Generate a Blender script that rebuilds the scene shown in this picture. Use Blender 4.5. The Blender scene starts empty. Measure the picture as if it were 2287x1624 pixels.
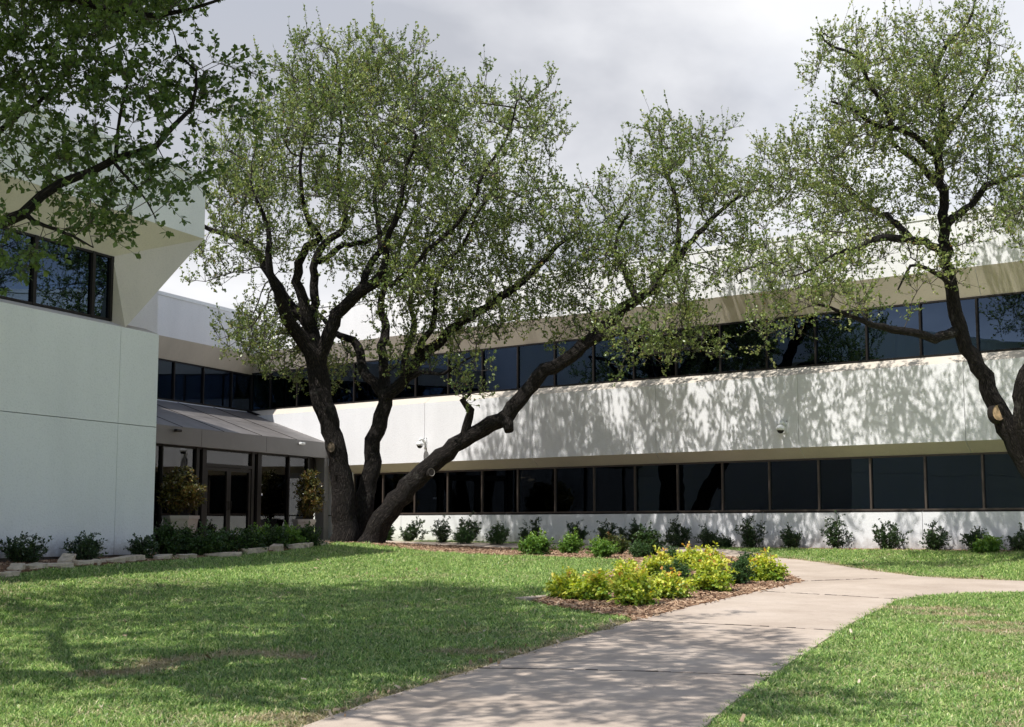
import bpy, bmesh, math, random
import numpy as np
from mathutils import Vector, Matrix, Quaternion
from mathutils.geometry import delaunay_2d_cdt

R = math.radians
rng = np.random.default_rng(7)
random.seed(7)
scene = bpy.context.scene
C = scene.collection

# ------------------------------------------------------------------ camera
EYE = 0.64                     # metres above the building's ground floor
FPX, CX, CY, HZN = 3130.0, 1143.5, 812.0, 1175.0     # survey of the photograph (2287 px wide)
TILT = math.atan((HZN - CY) / FPX)
cam_d = bpy.data.cameras.new("camera")
cam_d.sensor_width = 36.0
cam_d.lens = 36.0 * FPX / 2287.0
cam_d.clip_start = 0.1
cam_d.clip_end = 3000.0
cam = bpy.data.objects.new("camera", cam_d)
C.objects.link(cam)
cam.location = (0, 0, EYE)
cam.rotation_euler = (R(90) + TILT, 0, 0)
scene.camera = cam

# ------------------------------------------------------------------ light
SUN_EL = R(56.6)
SUN_AZ = math.atan2(-0.74, -0.672)          # from +Y towards +X
sun_dir = Vector((math.sin(SUN_AZ) * math.cos(SUN_EL), math.cos(SUN_AZ) * math.cos(SUN_EL), math.sin(SUN_EL)))
sun_d = bpy.data.lights.new("sun", 'SUN')
sun_d.energy = 4.15
sun_d.angle = R(0.53)
sun_d.color = (1.0, 0.98, 0.945)
sun = bpy.data.objects.new("sun", sun_d)
C.objects.link(sun)
sun.rotation_euler = (-sun_dir).to_track_quat('-Z', 'Y').to_euler()

world = bpy.data.worlds.new("World")
scene.world = world
world.use_nodes = True
wt = world.node_tree
wt.nodes.clear()


def N(tree, typ, **kw):
    n = tree.nodes.new(typ)
    for k, v in kw.items():
        if k.startswith('in_'):
            key = k[3:]
            key = int(key) if key.isdigit() else key.replace('_', ' ')
            n.inputs[key].default_value = v
        else:
            setattr(n, k, v)
    return n


def ramp(tree, stops, interp='LINEAR'):
    n = tree.nodes.new('ShaderNodeValToRGB')
    n.color_ramp.interpolation = interp
    e = n.color_ramp.elements
    while len(e) > 1:
        e.remove(e[-1])
    for i, (p, c) in enumerate(stops):
        if not hasattr(c, '__len__'):
            c = (c, c, c)
        el = e[0] if i == 0 else e.new(p)
        el.position = p
        el.color = (*c[:3], 1)
    return n


L = wt.links.new
sky = N(wt, 'ShaderNodeTexSky', sky_type='NISHITA', sun_disc=False, sun_elevation=SUN_EL,
        sun_rotation=SUN_AZ % (2 * math.pi), air_density=1.0, dust_density=0.6, ozone_density=1.2)
bg_sky = N(wt, 'ShaderNodeBackground', in_Strength=0.14)
L(sky.outputs[0], bg_sky.inputs[0])
geo = N(wt, 'ShaderNodeTexCoord')
sep = N(wt, 'ShaderNodeSeparateXYZ')
L(geo.outputs['Generated'], sep.inputs[0])
addz = N(wt, 'ShaderNodeMath', operation='ADD', in_1=0.22)
mx0 = N(wt, 'ShaderNodeMath', operation='MAXIMUM', in_1=0.0)
L(sep.outputs[2], mx0.inputs[0])
L(mx0.outputs[0], addz.inputs[0])
dx = N(wt, 'ShaderNodeMath', operation='DIVIDE')
dy = N(wt, 'ShaderNodeMath', operation='DIVIDE')
L(sep.outputs[0], dx.inputs[0]); L(addz.outputs[0], dx.inputs[1])
L(sep.outputs[1], dy.inputs[0]); L(addz.outputs[0], dy.inputs[1])
comb = N(wt, 'ShaderNodeCombineXYZ', in_Z=22.27)
L(dx.outputs[0], comb.inputs[0]); L(dy.outputs[0], comb.inputs[1])
COVS = 0.34
cov = N(wt, 'ShaderNodeTexNoise', in_Scale=COVS, in_Detail=7.0, in_Roughness=0.52, in_Distortion=0.25)
L(comb.outputs[0], cov.inputs['Vector'])
cov_r = ramp(wt, [(0.40, 0.0), (0.475, 0.85), (0.575, 1.0)])
L(cov.outputs[0], cov_r.inputs[0])
tex = N(wt, 'ShaderNodeTexNoise', in_Scale=1.25, in_Detail=6.0, in_Roughness=0.5, in_Distortion=0.3)
L(comb.outputs[0], tex.inputs['Vector'])
tex_r = ramp(wt, [(0.36, (0.42, 0.435, 0.48)), (0.47, (0.60, 0.61, 0.645)), (0.60, (0.78, 0.782, 0.795))])
L(tex.outputs[0], tex_r.inputs[0])
bg_cl = N(wt, 'ShaderNodeBackground', in_Strength=1.0)
L(tex_r.outputs[0], bg_cl.inputs[0])
mixw = N(wt, 'ShaderNodeMixShader')
L(cov_r.outputs[0], mixw.inputs[0]); L(bg_sky.outputs[0], mixw.inputs[1]); L(bg_cl.outputs[0], mixw.inputs[2])
wout = N(wt, 'ShaderNodeOutputWorld')
L(mixw.outputs[0], wout.inputs[0])

vs = scene.view_settings
vs.view_transform = 'Standard'
vs.look = 'None'
vs.exposure = 0.40
vs.gamma = 1.0
vs.use_curve_mapping = False
scene.render.engine = 'CYCLES'
scene.cycles.max_bounces = 8
scene.cycles.transparent_max_bounces = 6
scene.cycles.use_denoising = True
scene.cycles.sample_clamp_indirect = 6.0

# ------------------------------------------------------------------ survey helpers
_fw = np.array([0, math.cos(TILT), math.sin(TILT)])
_up = np.array([0, -math.sin(TILT), math.cos(TILT)])
_rt = np.array([1.0, 0, 0])
_eye = np.array([0, 0, EYE])


def ray(x, y):
    return _rt * (x - CX) / FPX + _up * (CY - y) / FPX + _fw


def at(x, y, Y):
    """point at world depth Y seen at survey pixel x, y"""
    r = ray(x, y)
    return _eye + r * (Y / r[1])


def smooth01(t):
    t = np.clip(t, 0, 1)
    return t * t * (3 - 2 * t)


class Frame:
    """a wall's own axes: s along the wall, o outwards, z up"""
    def __init__(s, O, u):
        s.O = np.array(O, float)
        s.u = np.array(u, float) / np.hypot(*u)
        s.n = np.array([s.u[1], -s.u[0]])

    def w(s, a, o, z):
        p = s.O + s.u * a + s.n * o
        return Vector((p[0], p[1], z))

    def so(s, X, Y):
        dx, dy = X - s.O[0], Y - s.O[1]
        return dx * s.u[0] + dy * s.u[1], dx * s.n[0] + dy * s.n[1]

    def mat(s, a, o, z):
        p = s.w(a, o, z)
        return Matrix(((s.u[0], s.n[0], 0, p[0]), (s.u[1], s.n[1], 0, p[1]), (0, 0, 1, p[2]), (0, 0, 0, 1)))


RW = Frame((-4.501, 49.183), (0.76966, -0.63846))     # long wing, window plane
LB = Frame((-7.699, 30.287), (0.37799, 0.92581))      # near wing, outer wall plane
MID = Frame((-10.034, 53.772), (0.37799, 0.92581))    # linking wing, window plane
EN = Frame((-6.840, 50.603), (0.37799, 0.92581))      # entrance glass plane
BAY = 1.524


def gz(X, Y):
    """height of the ground"""
    X = np.asarray(X, float); Y = np.asarray(Y, float)
    z = -0.035 * np.clip(34.0 - Y, 0, 40) - 0.012 * np.clip(46.0 - Y, 0, 12)
    s, o = LB.so(X, Y)
    w = smooth01(1 - (o - 0.8) / 4.5) * smooth01((s + 16) / 8)
    z = z * (1 - w) + w * (-0.03 - 0.06 * np.clip(o - 0.6, 0, 4))
    s, o = RW.so(X, Y)
    w = smooth01(1 - (o - 0.5) / 3.2)
    z = z * (1 - w) + w * (0.02 + 0.13 * smooth01((14 - s) / 14))
    z = z + 0.21 * np.exp(-((X + 4.6) ** 2 + (Y - 38.0) ** 2) / (2 * 3.2 ** 2))
    z = z + 0.02 * np.sin(X * 0.9 + 1) * np.sin(Y * 0.55) * smooth01((36 - Y) / 6)
    return z


def gpt(x, y):
    """ground point (X, Y) at survey pixel"""
    r = ray(x, y)
    lo, hi = 2.0, 70.0
    k = np.linspace(lo, hi, 1400)
    P = _eye[None] + r[None] * k[:, None]
    d = P[:, 2] - gz(P[:, 0], P[:, 1])
    i = int(np.argmax(d < 0)) if (d < 0).any() else len(k) - 1
    return P[i, 0], P[i, 1]


def gline(pts):
    return [gpt(*p) for p in pts]


# ------------------------------------------------------------------ object helpers
def finish(o, parent=None, label=None, cat=None, group=None, kind=None):
    C.objects.link(o)
    if parent is not None:
        o.parent = parent
    if label: o['label'] = label
    if cat: o['category'] = cat
    if group: o['group'] = group
    if kind: o['kind'] = kind
    return o


def empty(name, loc=(0, 0, 0), **kw):
    o = bpy.data.objects.new(name, None)
    o.empty_display_size = 0.2
    o.location = loc
    finish(o, **kw)
    return o


def mesh_obj(name, verts, faces, mats, parent=None, fmat=None, smooth=False, **kw):
    """one mesh object; verts in world space (moved into the parent's space when the parent is offset)"""
    me = bpy.data.meshes.new(name)
    me.from_pydata([tuple(v) for v in verts], [], faces)
    if not isinstance(mats, (list, tuple)):
        mats = [mats]
    for m in mats:
        me.materials.append(m)
    if fmat is not None:
        me.polygons.foreach_set('material_index', np.array(fmat, np.int32))
    if smooth:
        me.polygons.foreach_set('use_smooth', np.ones(len(me.polygons), bool))
    me.update()
    o = bpy.data.objects.new(name, me)
    finish(o, parent, **kw)
    if parent is not None:
        off = Vector(parent.location)
        p = parent.parent
        while p is not None:
            off += Vector(p.location); p = p.parent
        o.location = -off
    return o


class MB:
    """collects shapes for one mesh"""
    def __init__(s):
        s.v, s.f, s.m = [], [], []

    def add(s, verts, faces, mi=0):
        b = len(s.v)
        s.v += [Vector(v) for v in verts]
        s.f += [tuple(b + i for i in f) for f in faces]
        s.m += [mi] * len(faces)

    def box(s, fr, a0, a1, o0, o1, z0, z1, mi=0, bev=0.0):
        if bev > 0:
            bm = bmesh.new()
            bmesh.ops.create_cube(bm, size=1)
            for v in bm.verts:
                v.co = Vector(((a0 + a1) / 2 + v.co.x * (a1 - a0), (o0 + o1) / 2 + v.co.y * (o1 - o0), (z0 + z1) / 2 + v.co.z * (z1 - z0)))
            bmesh.ops.bevel(bm, geom=bm.edges[:], offset=bev, segments=1, affect='EDGES')
            bm.verts.index_update()
            s.add([fr.w(*v.co) for v in bm.verts], [[v.index for v in f.verts] for f in bm.faces], mi)
            bm.free()
            return
        P = [fr.w(a, o, z) for z in (z0, z1) for (a, o) in ((a0, o0), (a1, o0), (a1, o1), (a0, o1))]
        s.add(P, [(0, 1, 2, 3), (7, 6, 5, 4), (4, 5, 1, 0), (5, 6, 2, 1), (6, 7, 3, 2), (7, 4, 0, 3)], mi)

    def prism(s, fr, prof, a0, a1, mis=None):
        """profile [(o, z)] extruded along s; mis: material index per profile edge"""
        n = len(prof)
        P = [fr.w(a0, o, z) for o, z in prof] + [fr.w(a1, o, z) for o, z in prof]
        for i in range(n):
            j = (i + 1) % n
            s.add([P[i], P[j], P[n + j], P[n + i]], [(0, 1, 2, 3)], mis[i] if mis else 0)
        s.add(P[:n], [tuple(range(n))[::-1]], 0)
        s.add(P[n:], [tuple(range(n))], 0)

    def tube(s, pts, rad, seg=8, mi=0, caps=True):
        pts = [Vector(p) for p in pts]
        rings = []
        up = Vector((0.13, 0.27, 0.95))
        for i, p in enumerate(pts):
            t = (pts[min(i + 1, len(pts) - 1)] - pts[max(i - 1, 0)]).normalized()
            a = t.cross(up)
            if a.length < 0.05:
                a = t.cross(Vector((1, 0, 0)))
            a.normalize(); b = t.cross(a)
            r = rad[i] if hasattr(rad, '__len__') else rad
            rings.append([p + (a * math.cos(2 * math.pi * k / seg) + b * math.sin(2 * math.pi * k / seg)) * r for k in range(seg)])
        base = len(s.v)
        for rg in rings: s.v += rg
        for i in range(len(pts) - 1):
            for k in range(seg):
                k2 = (k + 1) % seg
                s.f.append((base + i * seg + k, base + i * seg + k2, base + (i + 1) * seg + k2, base + (i + 1) * seg + k)); s.m.append(mi)
        if caps:
            s.f.append(tuple(base + k for k in range(seg))[::-1]); s.m.append(mi)
            s.f.append(tuple(base + (len(pts) - 1) * seg + k for k in range(seg))); s.m.append(mi)

    def lathe(s, c, prof, seg=16, mi=0, axis=None):
        """profile [(r, h)] turned round the vertical through c"""
        c = Vector(c); base = len(s.v)
        for r, h in prof:
            for k in range(seg):
                t = 2 * math.pi * k / seg
                s.v.append(c + Vector((r * math.cos(t), r * math.sin(t), h)))
        for i in range(len(prof) - 1):
            for k in range(seg):
                k2 = (k + 1) % seg
                s.f.append((base + i * seg + k, base + i * seg + k2, base + (i + 1) * seg + k2, base + (i + 1) * seg + k)); s.m.append(mi)

    def build(s, name, mats, parent=None, smooth=False, **kw):
        return mesh_obj(name, s.v, s.f, mats, parent, s.m, smooth, **kw)


# ------------------------------------------------------------------ materials
def new_mat(name):
    m = bpy.data.materials.new(name)
    m.use_nodes = True
    t = m.node_tree
    t.nodes.clear()
    out = t.nodes.new('ShaderNodeOutputMaterial')
    return m, t, out


def principled(t, **kw):
    return N(t, 'ShaderNodeBsdfPrincipled', **kw)


def stucco(name, col, rough_scale=28.0, bump=0.5, dirt=0.10, foot=0.0):
    m, t, out = new_mat(name); l = t.links.new
    pos = N(t, 'ShaderNodeNewGeometry')
    b = principled(t, in_Roughness=0.92)
    b.inputs['Specular IOR Level'].default_value = 0.15
    n1 = N(t, 'ShaderNodeTexNoise', in_Scale=0.55, in_Detail=5.0, in_Roughness=0.6)
    mp = N(t, 'ShaderNodeMapping'); mp.inputs['Scale'].default_value = (1.6, 1.6, 0.5)
    l(pos.outputs['Position'], mp.inputs[0]); l(mp.outputs[0], n1.inputs['Vector'])
    n2 = N(t, 'ShaderNodeTexNoise', in_Scale=rough_scale, in_Detail=5.0, in_Roughness=0.65)
    mp2 = N(t, 'ShaderNodeMapping'); mp2.inputs['Scale'].default_value = (0.9, 0.9, 1.15)
    l(pos.outputs['Position'], mp2.inputs[0]); l(mp2.outputs[0], n2.inputs['Vector'])
    r1 = ramp(t, [(0.3, tuple(c * (1 - dirt) for c in col)), (0.6, col)])
    l(n1.outputs[0], r1.inputs[0])
    r2 = ramp(t, [(0.30, 0.86), (0.5, 1.0)])
    l(n2.outputs[0], r2.inputs[0])
    mul = N(t, 'ShaderNodeMix', data_type='RGBA', blend_type='MULTIPLY'); mul.inputs[0].default_value = 0.8
    l(r1.outputs[0], mul.inputs[6]); l(r2.outputs[0], mul.inputs[7])
    last = mul.outputs[2]
    if foot > 0:      # splash-back soil along the foot of the wall
        sp = N(t, 'ShaderNodeSeparateXYZ'); l(pos.outputs['Position'], sp.inputs[0])
        ns = N(t, 'ShaderNodeTexNoise', in_Scale=5.0, in_Detail=6.0, in_Roughness=0.7)
        l(pos.outputs['Position'], ns.inputs['Vector'])
        ad = N(t, 'ShaderNodeMath', operation='MULTIPLY_ADD', in_1=0.9, in_2=-0.42); l(ns.outputs[0], ad.inputs[0])
        sb = N(t, 'ShaderNodeMath', operation='SUBTRACT'); l(sp.outputs[2], sb.inputs[0]); l(ad.outputs[0], sb.inputs[1])
        rf = ramp(t, [(0.02, foot), (0.34, 0.0)]); l(sb.outputs[0], rf.inputs[0])
        md = N(t, 'ShaderNodeMix', data_type='RGBA', blend_type='MIX'); md.inputs[7].default_value = (0.22, 0.17, 0.13, 1)
        l(rf.outputs[0], md.inputs[0]); l(last, md.inputs[6]); last = md.outputs[2]
    l(last, b.inputs['Base Color'])
    bp = N(t, 'ShaderNodeBump', in_Strength=bump, in_Distance=0.02)
    l(n2.outputs[0], bp.inputs['Height']); l(bp.outputs[0], b.inputs['Normal'])
    l(b.outputs[0], out.inputs[0])
    return m


def simple(name, col, rough=0.6, metal=0.0, var=0.15, scale=8.0, bump=0.0, spec=0.5):
    m, t, out = new_mat(name); l = t.links.new
    pos = N(t, 'ShaderNodeNewGeometry')
    b = principled(t, in_Roughness=rough, in_Metallic=metal)
    b.inputs['Specular IOR Level'].default_value = spec
    n = N(t, 'ShaderNodeTexNoise', in_Scale=scale, in_Detail=6.0, in_Roughness=0.62)
    l(pos.outputs['Position'], n.inputs['Vector'])
    r = ramp(t, [(0.3, tuple(c * (1 - var) for c in col)), (0.7, tuple(min(1, c * (1 + var)) for c in col))])
    l(n.outputs[0], r.inputs[0]); l(r.outputs[0], b.inputs['Base Color'])
    if bump:
        bp = N(t, 'ShaderNodeBump', in_Strength=bump, in_Distance=0.02)
        l(n.outputs[0], bp.inputs['Height']); l(bp.outputs[0], b.inputs['Normal'])
    l(b.outputs[0], out.inputs[0])
    return m


def glass_mat(name, thru=(0.30, 0.28, 0.26), ior=1.75, gloss=(0.62, 0.76, 0.95)):
    m, t, out = new_mat(name); l = t.links.new
    d = N(t, 'ShaderNodeBsdfTransparent'); d.inputs[0].default_value = (*thru, 1)
    g = N(t, 'ShaderNodeBsdfGlossy', in_Roughness=0.012); g.inputs[0].default_value = (*gloss, 1)
    pos = N(t, 'ShaderNodeNewGeometry')
    n = N(t, 'ShaderNodeTexNoise', in_Scale=0.9, in_Detail=2.0)
    l(pos.outputs['Position'], n.inputs['Vector'])
    bp = N(t, 'ShaderNodeBump', in_Strength=0.10, in_Distance=0.02)
    l(n.outputs[0], bp.inputs['Height']); l(bp.outputs[0], g.inputs['Normal'])
    fr = N(t, 'ShaderNodeFresnel', in_IOR=ior)
    mix = N(t, 'ShaderNodeMixShader')
    l(fr.outputs[0], mix.inputs[0]); l(d.outputs[0], mix.inputs[1]); l(g.outputs[0], mix.inputs[2])
    l(mix.outputs[0], out.inputs[0])
    return m


def leaf_mat(name, cols, trans=0.30, rough=0.42, spec=0.35):
    """cols: stops of leaf colour picked by the per-leaf 'tint' attribute"""
    m, t, out = new_mat(name); l = t.links.new
    a = N(t, 'ShaderNodeAttribute', attribute_name='tint')
    r = ramp(t, cols); l(a.outputs['Fac'], r.inputs[0])
    b = principled(t, in_Roughness=rough); b.inputs['Specular IOR Level'].default_value = spec
    l(r.outputs[0], b.inputs['Base Color'])
    tr = N(t, 'ShaderNodeBsdfTranslucent')
    hs = N(t, 'ShaderNodeHueSaturation', in_Hue=0.485, in_Saturation=1.15, in_Value=1.5)
    l(r.outputs[0], hs.inputs['Color']); l(hs.outputs[0], tr.inputs[0])
    mix = N(t, 'ShaderNodeMixShader'); mix.inputs[0].default_value = trans
    l(b.outputs[0], mix.inputs[1]); l(tr.outputs[0], mix.inputs[2]); l(mix.outputs[0], out.inputs[0])
    return m


def bark_mat(name, dark, light):
    m, t, out = new_mat(name); l = t.links.new
    uv = N(t, 'ShaderNodeUVMap', uv_map='bark')
    mp = N(t, 'ShaderNodeMapping'); mp.inputs['Scale'].default_value = (1.0, 0.22, 1)
    l(uv.outputs[0], mp.inputs[0])
    v = N(t, 'ShaderNodeTexVoronoi', feature='DISTANCE_TO_EDGE', in_Scale=27.0)
    nw = N(t, 'ShaderNodeTexNoise', in_Scale=7.0, in_Detail=4.0)
    l(mp.outputs[0], nw.inputs['Vector'])
    mixv = N(t, 'ShaderNodeMix', data_type='RGBA', blend_type='ADD'); mixv.inputs[0].default_value = 0.09
    l(mp.outputs[0], mixv.inputs[6]); l(nw.outputs[1], mixv.inputs[7])
    l(mixv.outputs[2], v.inputs['Vector'])
    n = N(t, 'ShaderNodeTexNoise', in_Scale=30.0, in_Detail=6.0, in_Roughness=0.7)
    l(uv.outputs[0], n.inputs['Vector'])
    r = ramp(t, [(0.0, tuple(c * 0.45 for c in dark)), (0.10, dark), (0.42, light)])
    l(v.outputs['Distance'], r.inputs[0])
    r2 = ramp(t, [(0.3, 0.65), (0.72, 1.3)]); l(n.outputs[0], r2.inputs[0])
    mul = N(t, 'ShaderNodeMix', data_type='RGBA', blend_type='MULTIPLY'); mul.inputs[0].default_value = 1.0
    l(r.outputs[0], mul.inputs[6]); l(r2.outputs[0], mul.inputs[7])
    pos = N(t, 'ShaderNodeNewGeometry')
    n3 = N(t, 'ShaderNodeTexNoise', in_Scale=2.3, in_Detail=5.0, in_Roughness=0.65)
    l(pos.outputs['Position'], n3.inputs['Vector'])
    r3 = ramp(t, [(0.60, 0.0), (0.70, 0.55)]); l(n3.outputs[0], r3.inputs[0])
    lich = N(t, 'ShaderNodeMix', data_type='RGBA', blend_type='MIX'); lich.inputs[7].default_value = (0.115, 0.11, 0.095, 1)
    l(r3.outputs[0], lich.inputs[0]); l(mul.outputs[2], lich.inputs[6])
    b = principled(t, in_Roughness=0.9); b.inputs['Specular IOR Level'].default_value = 0.2
    l(lich.outputs[2], b.inputs['Base Color'])
    hm = N(t, 'ShaderNodeMath', operation='MULTIPLY_ADD', in_1=2.2); l(v.outputs['Distance'], hm.inputs[0]); l(n.outputs[0], hm.inputs[2])
    bp = N(t, 'ShaderNodeBump', in_Strength=1.0, in_Distance=0.045)
    l(hm.outputs[0], bp.inputs['Height']); l(bp.outputs[0], b.inputs['Normal'])
    l(b.outputs[0], out.inputs[0])
    return m


WHITE = stucco('white_stucco', (0.775, 0.766, 0.768), rough_scale=26.0, bump=0.42, dirt=0.07)
WHITE_FOOT = stucco('white_stucco_base', (0.775, 0.766, 0.768), rough_scale=26.0, bump=0.42, dirt=0.07, foot=0.5)
TAN = stucco('tan_stucco', (0.58, 0.515, 0.435), bump=0.25, dirt=0.12)
COPING = simple('coping_metal', (0.76, 0.76, 0.75), rough=0.5, var=0.04, scale=3)
GLASS = glass_mat('tinted_glass', ior=1.68)
GLASS_UP = glass_mat('reflective_glass', ior=2.2, gloss=(0.46, 0.66, 1.0))
GLASS_DOOR = glass_mat('entrance_glass', ior=1.72, gloss=(0.80, 0.82, 0.85))
BRONZE = simple('bronze_frame', (0.016, 0.013, 0.0115), rough=0.5, var=0.2, spec=0.22)
BRONZE_LIT = simple('bronze_mullion_lit', (0.065, 0.048, 0.039), rough=0.5, var=0.15)  # paler copy of the frame bronze, sunlight put into its colour
PLINTH = simple('foundation_concrete', (0.16, 0.145, 0.13), rough=0.95, var=0.3, scale=6, bump=0.4)
FASCIA = simple('fascia_metal', (0.155, 0.147, 0.142), rough=0.45, var=0.08, scale=2.0)
CANOPY = simple('canopy_panel', (0.135, 0.122, 0.114), rough=0.5, var=0.3, scale=1.6)
CAM_WHITE = simple('camera_housing', (0.78, 0.78, 0.77), rough=0.35, var=0.03)
CAM_DOME = simple('camera_dome', (0.012, 0.012, 0.014), rough=0.06, var=0.0)
STEEL = simple('steel_bolt', (0.25, 0.25, 0.25), rough=0.4, metal=0.6, var=0.05)
STONE = simple('limestone', (0.50, 0.41, 0.31), rough=0.92, var=0.28, scale=9.0, bump=0.7)
PLANTER = simple('planter_concrete', (0.34, 0.325, 0.31), rough=0.85, var=0.12, scale=7, bump=0.2)
SOIL = simple('potting_soil', (0.035, 0.026, 0.02), rough=1.0, var=0.4, scale=30, bump=0.8)
CUTWOOD = simple('cut_wood', (0.42, 0.28, 0.16), rough=0.8, var=0.3, scale=16)
PAPER = simple('sticker', (0.70, 0.73, 0.78), rough=0.5, var=0.02)
BLUEINK = simple('sticker_blue', (0.05, 0.14, 0.42), rough=0.5, var=0.02)
BARK = bark_mat('oak_bark', (0.020, 0.016, 0.014), (0.056, 0.046, 0.039))
TWIG = simple('twig_bark', (0.045, 0.036, 0.030), rough=0.9, var=0.35, scale=5)
OAK = leaf_mat('oak_leaf', [(0.0, (0.055, 0.095, 0.024)), (0.40, (0.155, 0.210, 0.058)), (0.72, (0.31, 0.36, 0.125)), (0.94, (0.44, 0.43, 0.18)), (1.0, (0.24, 0.15, 0.05))], trans=0.32, rough=0.36, spec=0.55)
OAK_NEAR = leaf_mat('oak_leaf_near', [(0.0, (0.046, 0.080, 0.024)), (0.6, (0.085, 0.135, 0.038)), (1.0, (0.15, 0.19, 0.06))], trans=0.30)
HOLLY = leaf_mat('holly_leaf', [(0.0, (0.024, 0.048, 0.018)), (0.6, (0.052, 0.092, 0.030)), (1.0, (0.105, 0.150, 0.045))], trans=0.14, rough=0.3, spec=0.5)
BOX = leaf_mat('boxwood_leaf', [(0.0, (0.036, 0.080, 0.024)), (0.6, (0.075, 0.150, 0.042)), (1.0, (0.13, 0.215, 0.06))], trans=0.2)
NANDINA = leaf_mat('nandina_leaf', [(0.0, (0.16, 0.27, 0.04)), (0.4, (0.45, 0.54, 0.085)), (0.78, (0.72, 0.71, 0.14)), (0.95, (0.70, 0.56, 0.14)), (1.0, (0.58, 0.30, 0.09))], trans=0.34)
LIME = leaf_mat('lime_leaf', [(0.0, (0.075, 0.16, 0.028)), (0.6, (0.15, 0.27, 0.05)), (1.0, (0.27, 0.38, 0.08))], trans=0.3)
DARKNAN = leaf_mat('dark_nandina_leaf', [(0.0, (0.028, 0.060, 0.016)), (0.6, (0.055, 0.105, 0.026)), (1.0, (0.12, 0.17, 0.04))], trans=0.25)  # darker green leaf than the yellow nandina
BRONZELEAF = leaf_mat('magnolia_leaf', [(0.0, (0.055, 0.065, 0.018)), (0.45, (0.13, 0.12, 0.03)), (0.75, (0.17, 0.085, 0.03)), (1.0, (0.24, 0.21, 0.07))], trans=0.15, rough=0.25, spec=0.6)
REDGREEN = leaf_mat('reddish_leaf', [(0.0, (0.05, 0.085, 0.025)), (0.6, (0.10, 0.13, 0.035)), (1.0, (0.20, 0.10, 0.04))], trans=0.25)


def concrete():
    m, t, out = new_mat('path_concrete'); l = t.links.new
    pos = N(t, 'ShaderNodeNewGeometry')
    a = N(t, 'ShaderNodeTexNoise', in_Scale=0.7, in_Detail=6.0, in_Roughness=0.62)
    b_ = N(t, 'ShaderNodeTexNoise', in_Scale=120.0, in_Detail=4.0, in_Roughness=0.7)
    c_ = N(t, 'ShaderNodeTexNoise', in_Scale=6.5, in_Detail=8.0, in_Roughness=0.72)
    for n in (a, b_, c_): l(pos.outputs['Position'], n.inputs['Vector'])
    r = ramp(t, [(0.28, (0.395, 0.315, 0.250)), (0.55, (0.49, 0.402, 0.325)), (0.78, (0.56, 0.47, 0.39))]); l(a.outputs[0], r.inputs[0])
    r2 = ramp(t, [(0.25, 0.62), (0.5, 1.0), (0.78, 1.22)]); l(b_.outputs[0], r2.inputs[0])
    r3 = ramp(t, [(0.28, 0.80), (0.48, 1.0)]); l(c_.outputs[0], r3.inputs[0])
    m1 = N(t, 'ShaderNodeMix', data_type='RGBA', blend_type='MULTIPLY'); m1.inputs[0].default_value = 0.8
    m2 = N(t, 'ShaderNodeMix', data_type='RGBA', blend_type='MULTIPLY'); m2.inputs[0].default_value = 0.8
    l(r.outputs[0], m1.inputs[6]); l(r2.outputs[0], m1.inputs[7]); l(m1.outputs[2], m2.inputs[6]); l(r3.outputs[0], m2.inputs[7])
    b = principled(t, in_Roughness=0.93); b.inputs['Specular IOR Level'].default_value = 0.2
    l(m2.outputs[2], b.inputs['Base Color'])
    bp = N(t, 'ShaderNodeBump', in_Strength=0.45, in_Distance=0.006); l(b_.outputs[0], bp.inputs['Height']); l(bp.outputs[0], b.inputs['Normal'])
    l(b.outputs[0], out.inputs[0])
    return m


def soil_mat():
    m, t, out = new_mat('lawn_soil'); l = t.links.new
    pos = N(t, 'ShaderNodeNewGeometry')
    a = N(t, 'ShaderNodeTexNoise', in_Scale=1.2, in_Detail=8.0, in_Roughness=0.7)
    l(pos.outputs['Position'], a.inputs['Vector'])
    r = ramp(t, [(0.3, (0.27, 0.33, 0.11)), (0.6, (0.40, 0.43, 0.17)), (0.8, (0.52, 0.48, 0.26))]); l(a.outputs[0], r.inputs[0])
    b = principled(t, in_Roughness=1.0); b.inputs['Specular IOR Level'].default_value = 0.1
    l(r.outputs[0], b.inputs['Base Color']); l(b.outputs[0], out.inputs[0])
    return m


def mulch_mat():
    m, t, out = new_mat('mulch'); l = t.links.new
    pos = N(t, 'ShaderNodeNewGeometry')
    a = N(t, 'ShaderNodeTexNoise', in_Scale=30.0, in_Detail=8.0, in_Roughness=0.75)
    l(pos.outputs['Position'], a.inputs['Vector'])
    r = ramp(t, [(0.3, (0.085, 0.045, 0.028)), (0.55, (0.21, 0.118, 0.070)), (0.75, (0.34, 0.21, 0.125))]); l(a.outputs[0], r.inputs[0])
    b = principled(t, in_Roughness=1.0); b.inputs['Specular IOR Level'].default_value = 0.1
    bp = N(t, 'ShaderNodeBump', in_Strength=0.9, in_Distance=0.03); l(a.outputs[0], bp.inputs['Height']); l(bp.outputs[0], b.inputs['Normal'])
    l(r.outputs[0], b.inputs['Base Color']); l(b.outputs[0], out.inputs[0])
    return m


def chip_mat(name, stops):
    m, t, out = new_mat(name); l = t.links.new
    oi = N(t, 'ShaderNodeObjectInfo')
    r = ramp(t, stops); l(oi.outputs['Random'], r.inputs[0])
    b = principled(t, in_Roughness=0.95); b.inputs['Specular IOR Level'].default_value = 0.15
    l(r.outputs[0], b.inputs['Base Color']); l(b.outputs[0], out.inputs[0])
    return m


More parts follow.
